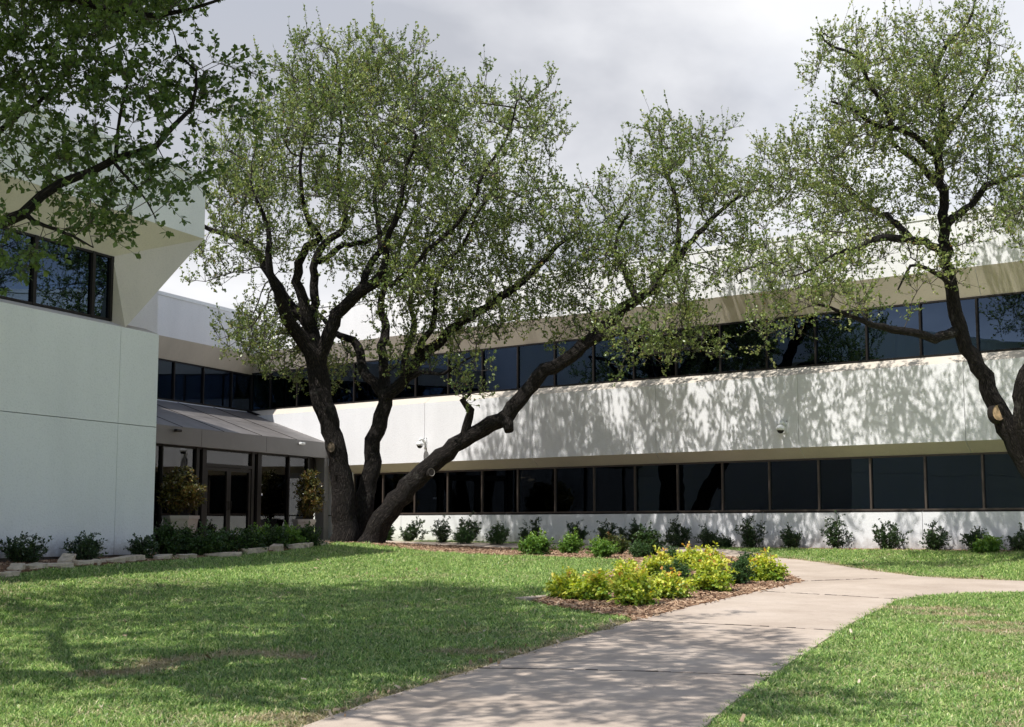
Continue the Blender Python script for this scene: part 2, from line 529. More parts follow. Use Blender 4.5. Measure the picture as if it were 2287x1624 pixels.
def grass_mat():
    m, t, out = new_mat('grass_blade'); l = t.links.new
    a = N(t, 'ShaderNodeAttribute', attribute_name='tint')          # per blade
    d = N(t, 'ShaderNodeAttribute', attribute_name='dry', attribute_type='INSTANCER')
    oi = N(t, 'ShaderNodeObjectInfo')
    r = ramp(t, [(0.0, (0.045, 0.12, 0.022)), (0.40, (0.225, 0.385, 0.085)), (0.72, (0.49, 0.62, 0.20)), (0.9, (0.72, 0.70, 0.33)), (1.0, (0.80, 0.71, 0.46))])
    l(a.outputs['Fac'], r.inputs[0])
    straw = ramp(t, [(0.0, (0.36, 0.28, 0.15)), (0.5, (0.52, 0.42, 0.25)), (1.0, (0.66, 0.56, 0.37))])
    l(a.outputs['Fac'], straw.inputs[0])
    th = N(t, 'ShaderNodeMath', operation='MULTIPLY_ADD', in_1=0.9, in_2=-0.45); l(a.outputs['Fac'], th.inputs[0])
    sm = N(t, 'ShaderNodeMath', operation='ADD'); l(d.outputs['Fac'], sm.inputs[0]); l(th.outputs[0], sm.inputs[1])
    rr = ramp(t, [(0.35, 0.0), (0.72, 1.0)]); l(sm.outputs[0], rr.inputs[0])
    mx = N(t, 'ShaderNodeMix', data_type='RGBA'); l(rr.outputs[0], mx.inputs[0]); l(r.outputs[0], mx.inputs[6]); l(straw.outputs[0], mx.inputs[7])
    hv = N(t, 'ShaderNodeHueSaturation')
    vr = N(t, 'ShaderNodeMapRange', in_3=0.78, in_4=1.22); l(oi.outputs['Random'], vr.inputs[0]); l(vr.outputs[0], hv.inputs['Value'])
    l(mx.outputs[2], hv.inputs['Color'])
    b = principled(t, in_Roughness=0.38); b.inputs['Specular IOR Level'].default_value = 0.5
    l(hv.outputs[0], b.inputs['Base Color'])
    tr = N(t, 'ShaderNodeBsdfTranslucent'); l(hv.outputs[0], tr.inputs[0])
    mix = N(t, 'ShaderNodeMixShader'); mix.inputs[0].default_value = 0.38
    l(b.outputs[0], mix.inputs[1]); l(tr.outputs[0], mix.inputs[2]); l(mix.outputs[0], out.inputs[0])
    return m


CONCRETE, LAWNSOIL, MULCH, GRASS = concrete(), soil_mat(), mulch_mat(), grass_mat()
CHIPS = chip_mat('mulch_chip', [(0.0, (0.10, 0.055, 0.035)), (0.35, (0.24, 0.14, 0.085)), (0.7, (0.38, 0.25, 0.16)), (1.0, (0.52, 0.38, 0.26))])
LITTER = chip_mat('dead_leaf', [(0.0, (0.20, 0.13, 0.08)), (0.6, (0.40, 0.30, 0.20)), (1.0, (0.55, 0.46, 0.36))])

# ------------------------------------------------------------------ ground
gx = np.unique(np.concatenate([np.linspace(-900, -40, 12), np.linspace(-40, -18, 12), np.linspace(-18, 18, 100), np.linspace(18, 40, 12), np.linspace(40, 900, 12)]))
gy = np.unique(np.concatenate([np.linspace(-900, -30, 12), np.linspace(-30, 5, 18), np.linspace(5, 56, 130), np.linspace(56, 90, 8), np.linspace(90, 1200, 12)]))
GX, GY = np.meshgrid(gx, gy)
GZ = gz(GX, GY) - 0.02
nx, ny = len(gx), len(gy)
verts = np.stack([GX.ravel(), GY.ravel(), GZ.ravel()], 1)
ii = np.arange(nx * ny).reshape(ny, nx)
quads = np.stack([ii[:-1, :-1].ravel(), ii[:-1, 1:].ravel(), ii[1:, 1:].ravel(), ii[1:, :-1].ravel()], 1)
mesh_obj('ground', verts, [tuple(map(int, q)) for q in quads], LAWNSOIL, smooth=True, kind='structure', label='soil ground under the lawn around the building')


def dens(poly, step=0.5):
    out = []
    for i in range(len(poly)):
        a = np.array(poly[i]); b = np.array(poly[(i + 1) % len(poly)])
        k = max(1, int(np.hypot(*(b - a)) / step))
        for j in range(k):
            out.append(tuple(a + (b - a) * j / k))
    return out


def inside(poly, X, Y):
    X = np.asarray(X); Y = np.asarray(Y)
    c = np.zeros(X.shape, bool)
    n = len(poly)
    for i in range(n):
        x1, y1 = poly[i]; x2, y2 = poly[(i + 1) % n]
        if y1 == y2: continue
        t = ((y1 > Y) != (y2 > Y)) & (X < (x2 - x1) * (Y - y1) / (y2 - y1) + x1)
        c ^= t
    return c


def sheet(name, poly, lift, depth, mat, parent=None, inset=0.0, rough=0.0, step=0.45, **kw):
    """a draped slab of the polygon's outline, with a skirt going `depth` down"""
    b = dens(poly, step)
    P = np.array(b)
    x0, y0 = P.min(0); x1, y1 = P.max(0)
    g = np.stack(np.meshgrid(np.arange(x0, x1, step), np.arange(y0, y1, step)), -1).reshape(-1, 2)
    g = g[inside(b, g[:, 0], g[:, 1])]
    if len(g):
        dd = np.sqrt(((g[:, None] - P[None]) ** 2).sum(-1)).min(1)
        g = g[dd > step * 0.4]
    pts = [Vector(p) for p in b] + [Vector(p) for p in g]
    nb = len(b)
    vo, eo, fo, ov, oe, of = delaunay_2d_cdt(pts, [(i, (i + 1) % nb) for i in range(nb)], [], 1, 1e-5)
    vv = np.array([tuple(v) for v in vo])
    z = gz(vv[:, 0], vv[:, 1]) + lift
    if rough:
        z = z + rng.normal(0, rough, len(z))
    V = [(*vv[i], z[i]) for i in range(len(vv))]
    F = []
    for f in fo:
        a = sum(vv[f[i]][0] * vv[f[(i + 1) % 3]][1] - vv[f[(i + 1) % 3]][0] * vv[f[i]][1] for i in range(3))
        F.append(tuple(f) if a > 0 else tuple(f)[::-1])
    key = {tuple(np.round(v, 4)): i for i, v in enumerate(vv)}
    ring = [key.get(tuple(np.round(p, 4))) for p in b]
    ring = [r for r in ring if r is not None]
    base = len(V)
    for r in ring:
        V.append((V[r][0], V[r][1], V[r][2] - depth))
    n = len(ring)
    for i in range(n):
        j = (i + 1) % n
        F.append((ring[i], base + i, base + j, ring[j]))
    return mesh_obj(name, V, F, mat, parent, **kw)


left_edge = gline([(677, 1624), (838, 1566), (1068, 1494), (1174, 1460), (1300, 1422), (1413, 1388), (1573, 1348), (1693, 1321), (1789, 1299)])
right_edge = gline([(2287, 1323), (2160, 1327), (2050, 1333), (2001, 1343), (1964, 1362), (1911, 1387), (1843, 1430), (1765, 1480), (1710, 1518), (1649, 1559), (1573, 1624)])
far_edge = gline([(1690, 1237), (1731, 1246), (1843, 1258), (1952, 1275), (2050, 1288), (2135, 1293), (2287, 1298)])
bed_back = gline([(1770, 1288), (1735, 1272), (1690, 1257), (1640, 1246)])


def extend(a, b, d):
    a = np.array(a); b = np.array(b); t = (b - a) / np.hypot(*(b - a))
    return tuple(b + t * d)


le0 = extend(left_edge[1], left_edge[0], 14.0)
re0 = extend(right_edge[-2], right_edge[-1], 14.0)
fr_r = extend(far_edge[-2], far_edge[-1], 16.0)
nr_r = extend(right_edge[1], right_edge[0], 16.0)
path_poly = [le0] + left_edge + bed_back + far_edge + [fr_r, nr_r] + right_edge + [re0]
walk_far = gline([(1690, 1237), (1640, 1230), (1560, 1224), (1300, 1218), (1000, 1212.5), (720, 1207)])
walk_near = gline([(735, 1213.5), (1000, 1219.5), (1300, 1226), (1480, 1232), (1560, 1237), (1640, 1246)])
# the walk runs on to the entrance doors
en_a, en_b = EN.w(-9.8, 0.05, 0), EN.w(0.0, 0.05, 0)
walk_poly = [tuple(p) for p in walk_far] + [(en_b[0], en_b[1]), (en_a[0], en_a[1])] + [tuple(EN.w(-9.8, 1.5, 0)[:2]), tuple(EN.w(-2.0, 1.7, 0)[:2])] + walk_near


def clip(poly, p, q, keep):
    """part of the polygon on one side of the line p-q"""
    p = np.array(p); q = np.array(q); d = q - p
    n = np.array([-d[1], d[0]]) * keep / np.hypot(*d)
    out = []
    for i in range(len(poly)):
        a = np.array(poly[i]); b = np.array(poly[(i + 1) % len(poly)])
        da, db = (a - p) @ n, (b - p) @ n
        if da >= 0: out.append(tuple(a))
        if da * db < 0:
            out.append(tuple(a + (b - a) * da / (da - db)))
    return out


def shift(line, d):
    p, q = np.array(line[0]), np.array(line[1])
    t = (q - p) / np.hypot(*(q - p)); n = np.array([-t[1], t[0]]) * d
    return p + n, q + n


path = empty('path', kind='structure', label='pinkish concrete garden path of cast slabs forking between the lawns')
cuts = [gline([(1068, 1494), (1720, 1512)]), gline([(1416, 1388), (1880, 1410)]), gline([(1693, 1321), (2003, 1339)]), gline([(1789, 1299), (1974, 1293)])]
t0 = (np.array(cuts[0][0]) - np.array(le0)); 
cuts = [(np.array(cuts[0][0]) - t0 * 0.30, np.array(cuts[0][1]) - t0 * 0.30)] + cuts
rest = path_poly
for c in cuts:
    a = shift(c, -0.012); b = shift(c, 0.012)
    lower = clip(rest, a[0], a[1], -1)
    rest = clip(rest, b[0], b[1], 1)
    if len(lower) > 2:
        sheet('slab', lower, 0.004, 0.12, CONCRETE, path)
sheet('slab', rest, 0.004, 0.12, CONCRETE, path)
FILLER = simple('joint_filler', (0.05, 0.042, 0.036), rough=0.95, var=0.4, scale=25)
for c in cuts[1:]:
    p_, q_ = np.array(c[0]), np.array(c[1])
    fj = Frame(p_, q_ - p_); Lj = float(np.hypot(*(q_ - p_))); m = MB()
    nseg = 24
    for i in range(nseg):
        a0, a1 = Lj * i / nseg, Lj * (i + 1) / nseg
        X0, Y0 = fj.w((a0 + a1) / 2, 0, 0)[:2]
        zz = float(gz(X0, Y0)) + 0.004
        if rng.uniform() < 0.85:
            m.box(fj, a0, a1, -0.0115, 0.0115, zz - 0.05, zz + rng.uniform(0.001, 0.009))
    m.build('joint_filler', FILLER, path, kind='stuff')
walk = sheet('walkway', walk_poly, 0.018, 0.12, CONCRETE, kind='structure', label='narrow concrete walk along the white wall to the entrance')

bed_poly = [tuple(p) for p in walk_near] + bed_back[::-1][1:] + [left_edge[-1]] + left_edge[5:-1][::-1] + \
    gline([(1403, 1379), (1351, 1374), (1300, 1366), (1232, 1354), (1180, 1340), (1269, 1326), (1321, 1302), (1379, 1272), (1403, 1253), (1334, 1249), (1198, 1244), (1061, 1239), (950, 1232), (880, 1224)])
sheet('mulch_bed', bed_poly, 0.014, 0.12, MULCH, rough=0.008, step=0.3, kind='structure', label='bark mulch bed between walk, path and lawn')
stone_line = gline([(-260, 1338), (-60, 1299), (0, 1288), (60, 1279), (110, 1271), (230, 1263), (330, 1255), (420, 1250), (470, 1246), (540, 1241), (600, 1234), (640, 1229), (680, 1224), (738, 1217)])
left_bed = stone_line + [tuple(EN.w(-2.0, 1.7, 0)[:2]), tuple(EN.w(-9.6, 1.5, 0)[:2]), tuple(LB.w(2.0, -1.5, 0)[:2]), tuple(LB.w(0.25, -1.2, 0)[:2]), tuple(LB.w(-0.1, -0.12, 0)[:2]), tuple(LB.w(-9, -0.12, 0)[:2])]
sheet('mulch_bed', left_bed, 0.03, 0.15, MULCH, rough=0.01, step=0.3, kind='structure', label='shaded mulch bed at the foot of the near white wall, edged with stones')
wall_bed = [tuple(RW.w(a, o, 0)[:2]) for a, o in ((12.2, 0.02), (34, 0.02), (34, 0.85), (24, 0.8), (18, 0.9), (14, 0.8), (12.2, 0.5))]
sheet('mulch_bed', wall_bed, 0.016, 0.1, MULCH, rough=0.006, step=0.3, kind='structure', label='thin mulch strip where the far lawn meets the white wall')


# ------------------------------------------------------------------ buildings
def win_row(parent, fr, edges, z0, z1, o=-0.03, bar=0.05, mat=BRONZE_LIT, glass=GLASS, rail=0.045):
    """one window per bay: frame mesh with its pane"""
    for a0, a1 in zip(edges[:-1], edges[1:]):
        m = MB()
        m.box(fr, a0 - bar / 2, a0 + bar / 2, o - 0.03, o + 0.06, z0, z1)
        m.box(fr, a0 + bar / 2, a1 - bar / 2, o - 0.02, o + 0.05, z0, z0 + rail)
        m.box(fr, a0 + bar / 2, a1 - bar / 2, o - 0.02, o + 0.05, z1 - rail, z1)
        if a1 == edges[-1]:
            m.box(fr, a1 - bar / 2, a1 + bar / 2, o - 0.03, o + 0.06, z0, z1)
        w = m.build('window', mat, parent)
        tilt = random.uniform(-0.004, 0.004)
        p = MB()
        P = [fr.w(a, o + q + tilt * sg, z) for q in (-0.012, 0.0) for (a, sg, z) in ((a0 + bar / 2, -1, z0 + rail), (a1 - bar / 2, 1, z0 + rail), (a1 - bar / 2, 1, z1 - rail), (a0 + bar / 2, -1, z1 - rail))]
        p.add(P, [(3, 2, 1, 0), (4, 5, 6, 7), (0, 1, 5, 4), (2, 3, 7, 6), (1, 2, 6, 5), (3, 0, 4, 7)])
        p.build('pane', glass, w)


def panels(parent, fr, prof, a0, a1, joints, mats, mis, gap=0.007, name='panel'):
    e = [a0] + [j for j in joints if a0 < j < a1] + [a1]
    for b0, b1 in zip(e[:-1], e[1:]):
        m = MB()
        m.prism(fr, prof, b0 + (gap if b0 != a0 else 0), b1 - (gap if b1 != a1 else 0), mis)
        m.build(name, mats, parent)


Z = dict(w0=1.04, w1=2.49, sof=2.783, sill=4.79, v0=5.03, v1=6.50, band=7.217, cop=8.60, top=8.73)

# long wing along the back
rw = empty('office_wing', loc=(0, 0, 0), label='long white two-storey office wing with two ribbons of dark windows', cat='building')
A0, A1 = -9.5, 15 * BAY + 14
joints = [BAY * (1.5 + 3.08 * k) for k in range(-3, 9)]
low = [(0.07, -0.5), (0.07, 1.0), (0.0, 1.04), (-0.15, 1.04), (-0.15, -0.5)]
lowj = [BAY * (0.62 + 3.08 * k) for k in range(-1, 9)]
panels(rw, RW, low, -3.3, A1, lowj, [WHITE_FOOT, BRONZE], [0, 1, 0, 0, 0], name='base_panel')
wall_l = [(0.07, 1.04), (0.07, 2.783), (-0.15, 2.783), (-0.15, 1.04)]
m = MB(); m.prism(RW, wall_l, -3.3, -0.96 * BAY); m.build('end_panel', WHITE, rw)
mid_prof = [(-0.15, Z['w1']), (0.0, Z['w1']), (0.35, Z['sof']), (0.35, Z['sill']), (0.0, Z['v0']), (-0.15, Z['v0'])]
panels(rw, RW, mid_prof, A0, A1, joints, [WHITE, TAN], [0, 1, 0, 1, 0, 0], name='band_panel')
up_prof = [(-0.15, Z['v1']), (0.0, Z['v1']), (0.35, Z['band']), (0.35, Z['cop']), (-0.15, Z['cop'])]
panels(rw, RW, up_prof, A0, A1, [j + 0.4 for j in joints], [WHITE, TAN], [0, 1, 0, 0, 0], name='parapet_panel')
panels(rw, RW, [(-0.15, Z['cop'] + 0.004), (0.375, Z['cop'] + 0.004), (0.375, Z['top']), (-0.15, Z['top'])], A0, A1, [j * 1.0 - 1.1 for j in joints], [COPING], None, gap=0.004, name='coping')
back = MB()
back.box(RW, -3.3, A1, -0.6, -0.16, 0.0, Z['v1'] + 0.1, 0)
back.box(RW, A0, A1, -12.0, -0.16, Z['v1'] + 0.11, Z['cop'] - 0.2, 0)
back.box(RW, A1 - 0.2, A1, -12.0, -0.61, 0.0, Z['v1'] + 0.1, 0)
back.build('core', BRONZE, rw)
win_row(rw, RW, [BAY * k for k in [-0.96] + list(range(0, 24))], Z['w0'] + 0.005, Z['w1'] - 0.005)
win_row(rw, RW, [BAY * k for k in range(-5, 24)], Z['v0'] + 0.005, Z['v1'] - 0.005, mat=BRONZE, glass=GLASS_UP)

# what shows faintly through the ground-floor panes: a tan column and a chair back in one bay, half-drawn blinds in others
ROOM_TAN = simple('room_column', (0.42, 0.30, 0.20), rough=0.9, var=0.1)
ROOM_BROWN = simple('room_wall', (0.10, 0.065, 0.045), rough=0.9, var=0.2)
a = 5 * BAY
m = MB(); m.box(RW, a + 0.05, a + 1.47, -0.155, -0.14, Z['w0'] + 0.01, Z['w1'] - 0.01); m.build('room_wall', ROOM_BROWN, rw)
m = MB(); m.box(RW, a + 0.30, a + 0.56, -0.138, -0.10, Z['w0'] + 0.012, Z['w1'] - 0.012); m.build('room_column', ROOM_TAN, rw)
m = MB(); m.box(RW, a + 0.98, a + 1.14, -0.138, -0.11, Z['w0'] + 0.012, Z['w0'] + 0.36, bev=0.02); m.build('chair_back', ROOM_TAN, rw)

# linking wing behind the entrance
md = empty('office_wing', label='short white linking wing above the entrance canopy', cat='building')
M0, M1 = -22.0, 1.0
panels(md, MID, [(-0.15, Z['w1']), (0.35, Z['w1']), (0.35, Z['sill'] - 0.05), (0.0, Z['v0'] - 0.03), (-0.15, Z['v0'] - 0.03)], M0, M1, [-13, -8], [WHITE, TAN], [0, 0, 0, 1, 0], name='band_panel')
panels(md, MID, [(-0.15, Z['v1'] - 0.06), (0.0, Z['v1'] - 0.06), (0.35, Z['band'] - 0.06), (0.35, Z['cop'] - 0.04), (-0.15, Z['cop'] - 0.04)], M0, M1, [-12, -6.7], [WHITE, TAN], [0, 1, 0, 0, 0], name='parapet_panel')
panels(md, MID, [(-0.15, Z['cop'] - 0.036), (0.375, Z['cop'] - 0.036), (0.375, Z['top'] - 0.04), (-0.15, Z['top'] - 0.04)], M0, M1, [-10.4, -5.3, -2.2], [COPING], None, gap=0.004, name='coping')
for z0, z1 in ((-0.3, 2.75), (2.765, 5.6), (5.615, Z['cop'])):
    for s0, s1 in ((-21.5, -16.0), (-15.985, -10.35)):
        m = MB(); m.box(MID, s0, s1, 0.4, 3.2, z0, z1, 0); m.build('stair_block_panel', WHITE, md)
m = MB(); m.box(MID, M0, M1 - 1.2, -0.6, -0.16, 0.0, Z['v1'], 0); m.box(MID, M0, M1 + 4, -10, -0.16, Z['v1'] + 0.05, Z['cop'] - 0.3, 0)
m.build('core', BRONZE, md)
panels(md, MID, [(-0.15, -0.3), (0.07, -0.3), (0.07, Z['w1'] - 0.004), (-0.15, Z['w1'] - 0.004)], M0, -7.5, [-16, -12], [WHITE], None, name='base_panel')
win_row(md, MID, [-14.0, -12.2, -10.4, -8.6, -6.79, -4.99, -3.21, -1.38, 0.0], Z['v0'] - 0.02, Z['v1'] - 0.07, mat=BRONZE, glass=GLASS_UP)

# near wing
lb = empty('office_wing', label='near white stucco wing in shade with slanted overhanging upper corner', cat='building')
S0 = -42.0
vj = [-34, -29, -24, -19, -13.5, -7.4, -1.3]
for z0, z1, tag in ((0.05, 2.755, 0), (2.769, Z['sill'], 1)):
    prof = [(-0.3, z0), (0.0, z0), (0.0, z1)] + ([(-0.35, 4.93)] if tag else []) + [(-0.3 if not tag else -0.4, z1 if not tag else 4.93)] 
    panels(lb, LB, prof, S0, 0.0, vj, [WHITE_FOOT, TAN], [0, 0, 1 if tag else 0] + [0] * (len(prof) - 3), gap=0.006, name='wall_panel')
m = MB(); m.box(LB, S0, -0.05, -0.5, -0.06, -0.6, 0.046, 0); m.build('foundation', PLINTH, lb)
# return wall towards the entrance
LBR = Frame(LB.w(0.0, -0.01, 0)[:2], tuple(-LB.n))
m = MB()
for (a0, a1) in ((0.31, 3.6), (3.62, 8.0), (8.02, 14.0)):
    m2 = MB(); m2.box(LBR, a0, a1, -0.3, -0.005, -0.3, Z['sill'] - 0.01, 0); m2.build('end_panel', WHITE, lb)
m.box(LB, -1.1, -0.02, -14.0, -0.41, Z['sill'] - 0.06, Z['sill'] - 0.03, 0); m.build('ledge_roof', COPING, lb)
# upper parapet band, cantilevered past the wall end
B_ = 1.60
panels(lb, LB, [(-0.3, Z['band']), (0.0, Z['band']), (0.0, Z['cop']), (-0.3, Z['cop'])], S0, B_, [j - 0.9 for j in vj if j < -2] + [-2.9], [WHITE], None, name='parapet_panel')
panels(lb, LB, [(-0.3, Z['cop'] + 0.004), (0.025, Z['cop'] + 0.004), (0.025, Z['top']), (-0.3, Z['top'])], S0, B_ + 0.025, [-30, -24, -18, -12, -7, -3.6], [COPING], None, gap=0.004, name='coping')
m = MB(); m.box(LB, B_ - 0.25, B_ - 0.002, -14, -0.31, Z['band'], Z['cop'], 0); m.build('parapet_end', WHITE, lb)
WH = 6.33; WR = -1.20
A = LB.w(WR, -0.35, WH); D = LB.w(WR, -0.35, 4.93); Cc = LB.w(-1.14, -0.02, 4.79); Bp = LB.w(B_, -0.004, Z['band'] - 0.001)
E1 = LB.w(WR, -0.004, Z['band'] - 0.001)
Cb = LB.w(-1.14, -14, 4.79); Bb = LB.w(B_, -14, Z['band'])
m = MB()
m.add([LB.w(S0, -0.004, Z['band'] - 0.001), E1, A, LB.w(S0, -0.35, WH)], [(0, 1, 2, 3)])
m.add([E1, Bp, A], [(0, 1, 2)])
m.add([A, Bp, Cc, D], [(0, 1, 2), (0, 2, 3)])
m.build('soffit', TAN, lb)
m = MB(); m.add([Bp, Bb, Cb, Cc], [(0, 1, 2, 3)]); m.build('end_soffit', TAN, lb)
m = MB(); m.box(LB, S0, WR - 0.1, -0.9, -0.42, 0.1, WH + 0.3, 0); m.box(LB, S0, B_ - 0.4, -14, -0.32, WH + 1.2, Z['cop'] - 0.2, 0); m.build('core', BRONZE, lb)
win_row(lb, LB, [-14.2, -12.4, -10.6, -8.9, -7.1, -5.35, -3.57, -1.82, WR - 0.03], 4.94, WH - 0.005, o=-0.38, mat=BRONZE, bar=0.09, glass=GLASS_UP)

# entrance
en = empty('entrance_vestibule', label='dark glazed entrance with double doors under a sloping metal canopy', cat='entrance')
FT, FB = 3.60, 3.06
m = MB(); m.box(EN, -14.0, 0.06, -0.1, 0.28, FB, FT, 0); f_ = m.build('fascia', FASCIA, en)
for a in (-13.2, -7.9, -4.2):
    m = MB(); m.box(EN, a, a + 0.008, 0.276, 0.283, FB + 0.01, FT - 0.01); m.build('seam', BRONZE, f_)
# canopy roof panels: sloping from the fascia back to the linking wing
W = 4.36      # run of the slope
SKEW = 1.37   # the end rafter follows the long wing's wall
cols = np.linspace(-15.5, 0.0, 8)
for i in range(len(cols) - 1):
    for j in range(2):
        def cp(a, q):
            # the panels are racked: their seams lean with the canopy's end rafter
            return EN.w(a + q * SKEW, 0.25 - q * W, FT + 0.01 + q * 1.36)
        q0, q1 = (0, 0.48) if j == 0 else (0.48, 1.0)
        g = 0.012
        P = [cp(cols[i] + g, q0 + 0.004), cp(cols[i + 1] - g, q0 + 0.004), cp(cols[i + 1] - g, q1 - 0.004), cp(cols[i] + g, q1 - 0.004)]
        lo = [p - Vector((0, 0, 0.05)) for p in P]
        mm = MB(); mm.add(P + lo, [(0, 1, 2, 3), (7, 6, 5, 4), (0, 4, 5, 1), (1, 5, 6, 2), (2, 6, 7, 3), (3, 7, 4, 0)])
        mm.build('roof_panel', CANOPY, en)
for a in cols[1:-1]:
    mm = MB()
    P = [EN.w(a - 0.014, 0.25, FT + 0.011), EN.w(a + 0.014, 0.25, FT + 0.011), EN.w(a + 0.02 + SKEW, 0.25 - W, FT + 1.371), EN.w(a - 0.02 + SKEW, 0.25 - W, FT + 1.371)]
    mm.add([p + Vector((0, 0, 0.012)) for p in P] + P, [(0, 1, 2, 3), (7, 6, 5, 4), (0, 4, 5, 1), (1, 5, 6, 2), (2, 6, 7, 3), (3, 7, 4, 0)])
    mm.build('roof_batten', BRONZE, en)
mm = MB()
P = [EN.w(-15.5, 0.24, FT - 0.05), EN.w(0.0, 0.24, FT - 0.05), EN.w(SKEW, 0.25 - W, FT + 1.30), EN.w(-15.5 + SKEW, 0.25 - W, FT + 1.30)]
mm.add(P + [p - Vector((0, 0, 0.05)) for p in P], [(0, 1, 2, 3), (7, 6, 5, 4), (0, 4, 5, 1), (1, 5, 6, 2), (2, 6, 7, 3), (3, 7, 4, 0)])
mm.build('roof_deck', BRONZE, en)
mm = MB()
P = [EN.w(0.0, 0.27, FT), EN.w(0.10, 0.27, FT), EN.w(SKEW + 0.10, 0.25 - W, FT + 1.36), EN.w(SKEW, 0.25 - W, FT + 1.36)]
mm.add([p + Vector((0, 0, 0.09)) for p in P] + [p - Vector((0, 0, 0.16)) for p in P], [(0, 1, 2, 3), (7, 6, 5, 4), (0, 4, 5, 1), (1, 5, 6, 2), (2, 6, 7, 3), (3, 7, 4, 0)])
mm.build('rafter', BRONZE, en)
# posts and glazing
posts = [(-13.0, 0.06), (-11.2, 0.06), (-9.53, 0.05), (-7.74, 0.16), (-7.38, 0.22), (-4.62, 0.16), (-4.22, 0.24), (-2.34, 0.07), (-1.05, 0.10)]
for a, w_ in posts:
    m = MB(); m.box(EN, a - w_ / 2, a + w_ / 2, -0.08, 0.06, 0.06, FB - 0.004, 0, bev=0.006); m.build('post', BRONZE, en)
m = MB(); m.box(EN, -0.30, 0.03, -0.10, 0.27, 0.02, FB - 0.004, 0, bev=0.008); m.build('end_column', FASCIA, en)
m = MB(); m.box(EN, -1.0, -0.305, -0.5, -0.15, 0.06, FB, 0); m.build('side_panel', BRONZE, en)
for a0, a1 in ((-14, -13.03), (-12.97, -11.23), (-11.17, -9.555), (-9.505, -7.82), (-7.66, -7.49), (-4.54, -4.34), (-4.10, -2.375), (-2.305, -1.10)):
    m = MB(); m.box(EN, a0, a1, -0.035, -0.02, 0.14, FB - 0.06, 0); m.build('glass_panel', GLASS_DOOR, en)
    m = MB(); m.box(EN, a0, a1, -0.06, 0.03, 0.06, 0.137, 0); m.box(EN, a0, a1, -0.06, 0.03, FB - 0.057, FB - 0.004, 0); m.build('rail', BRONZE, en)
m = MB(); m.box(EN, -7.27, -4.70, -0.035, -0.02, 2.60, FB - 0.06, 0); m.build('transom_pane', GLASS_DOOR, en)
m = MB(); m.box(EN, -7.27, -4.70, -0.07, 0.06, 2.50, 2.597, 0); m.box(EN, -7.27, -4.70, -0.06, 0.03, FB - 0.057, FB - 0.004, 0); m.build('transom_rail', BRONZE, en)
for a0, a1, hs in ((-7.265, -5.985, 1), (-5.975, -4.705, -1)):
    m = MB()
    m.box(EN, a0, a0 + 0.11, -0.05, 0.03, 0.08, 2.49); m.box(EN, a1 - 0.11, a1, -0.05, 0.03, 0.08, 2.49)
    m.box(EN, a0 + 0.11, a1 - 0.11, -0.05, 0.03, 2.38, 2.49); m.box(EN, a0 + 0.11, a1 - 0.11, -0.05, 0.03, 0.08, 0.32)
    d = m.build('door', BRONZE, en)
    m = MB(); m.box(EN, a0 + 0.112, a1 - 0.112, -0.03, -0.015, 0.322, 2.378); m.build('pane', GLASS_DOOR, d)
    ha = a1 - 0.06 if hs > 0 else a0 + 0.06
    m = MB(); m.tube([EN.w(ha, 0.03, 1.42), EN.w(ha, 0.10, 1.42), EN.w(ha, 0.10, 1.17), EN.w(ha, 0.03, 1.17)], 0.014, 8); m.build('handle', BRONZE, d, smooth=True)
    m = MB(); m.box(EN, a0 + 0.18, a1 - 0.25, -0.0148, -0.0125, 0.375, 0.405); m.build('notice_strip', PAPER, d)
m = MB(); m.box(EN, -4.08, -3.90, -0.0195, -0.017, 1.66, 1.72, 0); m.box(EN, -4.08, -3.90, -0.0195, -0.0165, 1.645, 1.659, 1)
m.build('sticker', [PAPER, BLUEINK], en)
m = MB(); m.box(EN, -13, -0.35, -3.4, -3.2, 0.0, FB + 0.3, 0); m.box(EN, -13, -0.35, -3.2, -0.11, -0.05, 0.055, 0); m.build('lobby', BRONZE, en)
DOWN = bpy.data.materials.new('downlight'); DOWN.use_nodes = True
b_ = DOWN.node_tree.nodes['Principled BSDF']; b_.inputs['Emission Color'].default_value = (1.0, 0.80, 0.50, 1); b_.inputs['Emission Strength'].default_value = 6.0
for a, o_, z_ in ((-9.05, -0.9, 2.50), (-8.62, -0.9, 2.57), (-7.98, -0.9, 2.70)):
    m = MB(); m.box(EN, a - 0.11, a + 0.11, o_ - 0.06, o_ + 0.06, z_, z_ + 0.025); m.build('downlight', DOWN, en)
# little floodlights on the fascia
for a, lab, mt in ((-9.25, 'small dark floodlight on canopy fascia by the near wing', BRONZE), (-2.05, 'small pale floodlight on canopy fascia above the glazing', CAM_WHITE)):
    o = empty('floodlight', loc=EN.w(a, 0.28, FT - 0.12), label=lab, cat='light', group='floodlights on the canopy')
    m = MB(); m.box(EN, a - 0.13, a + 0.13, 0.31, 0.43, FT - 0.16, FT - 0.08, 0, bev=0.015); m.build('lamp_housing', mt, o)
    m = MB(); m.tube([EN.w(a, 0.281, FT - 0.13), EN.w(a, 0.33, FT - 0.13)], 0.025, 8); m.build('bracket', BRONZE, o)

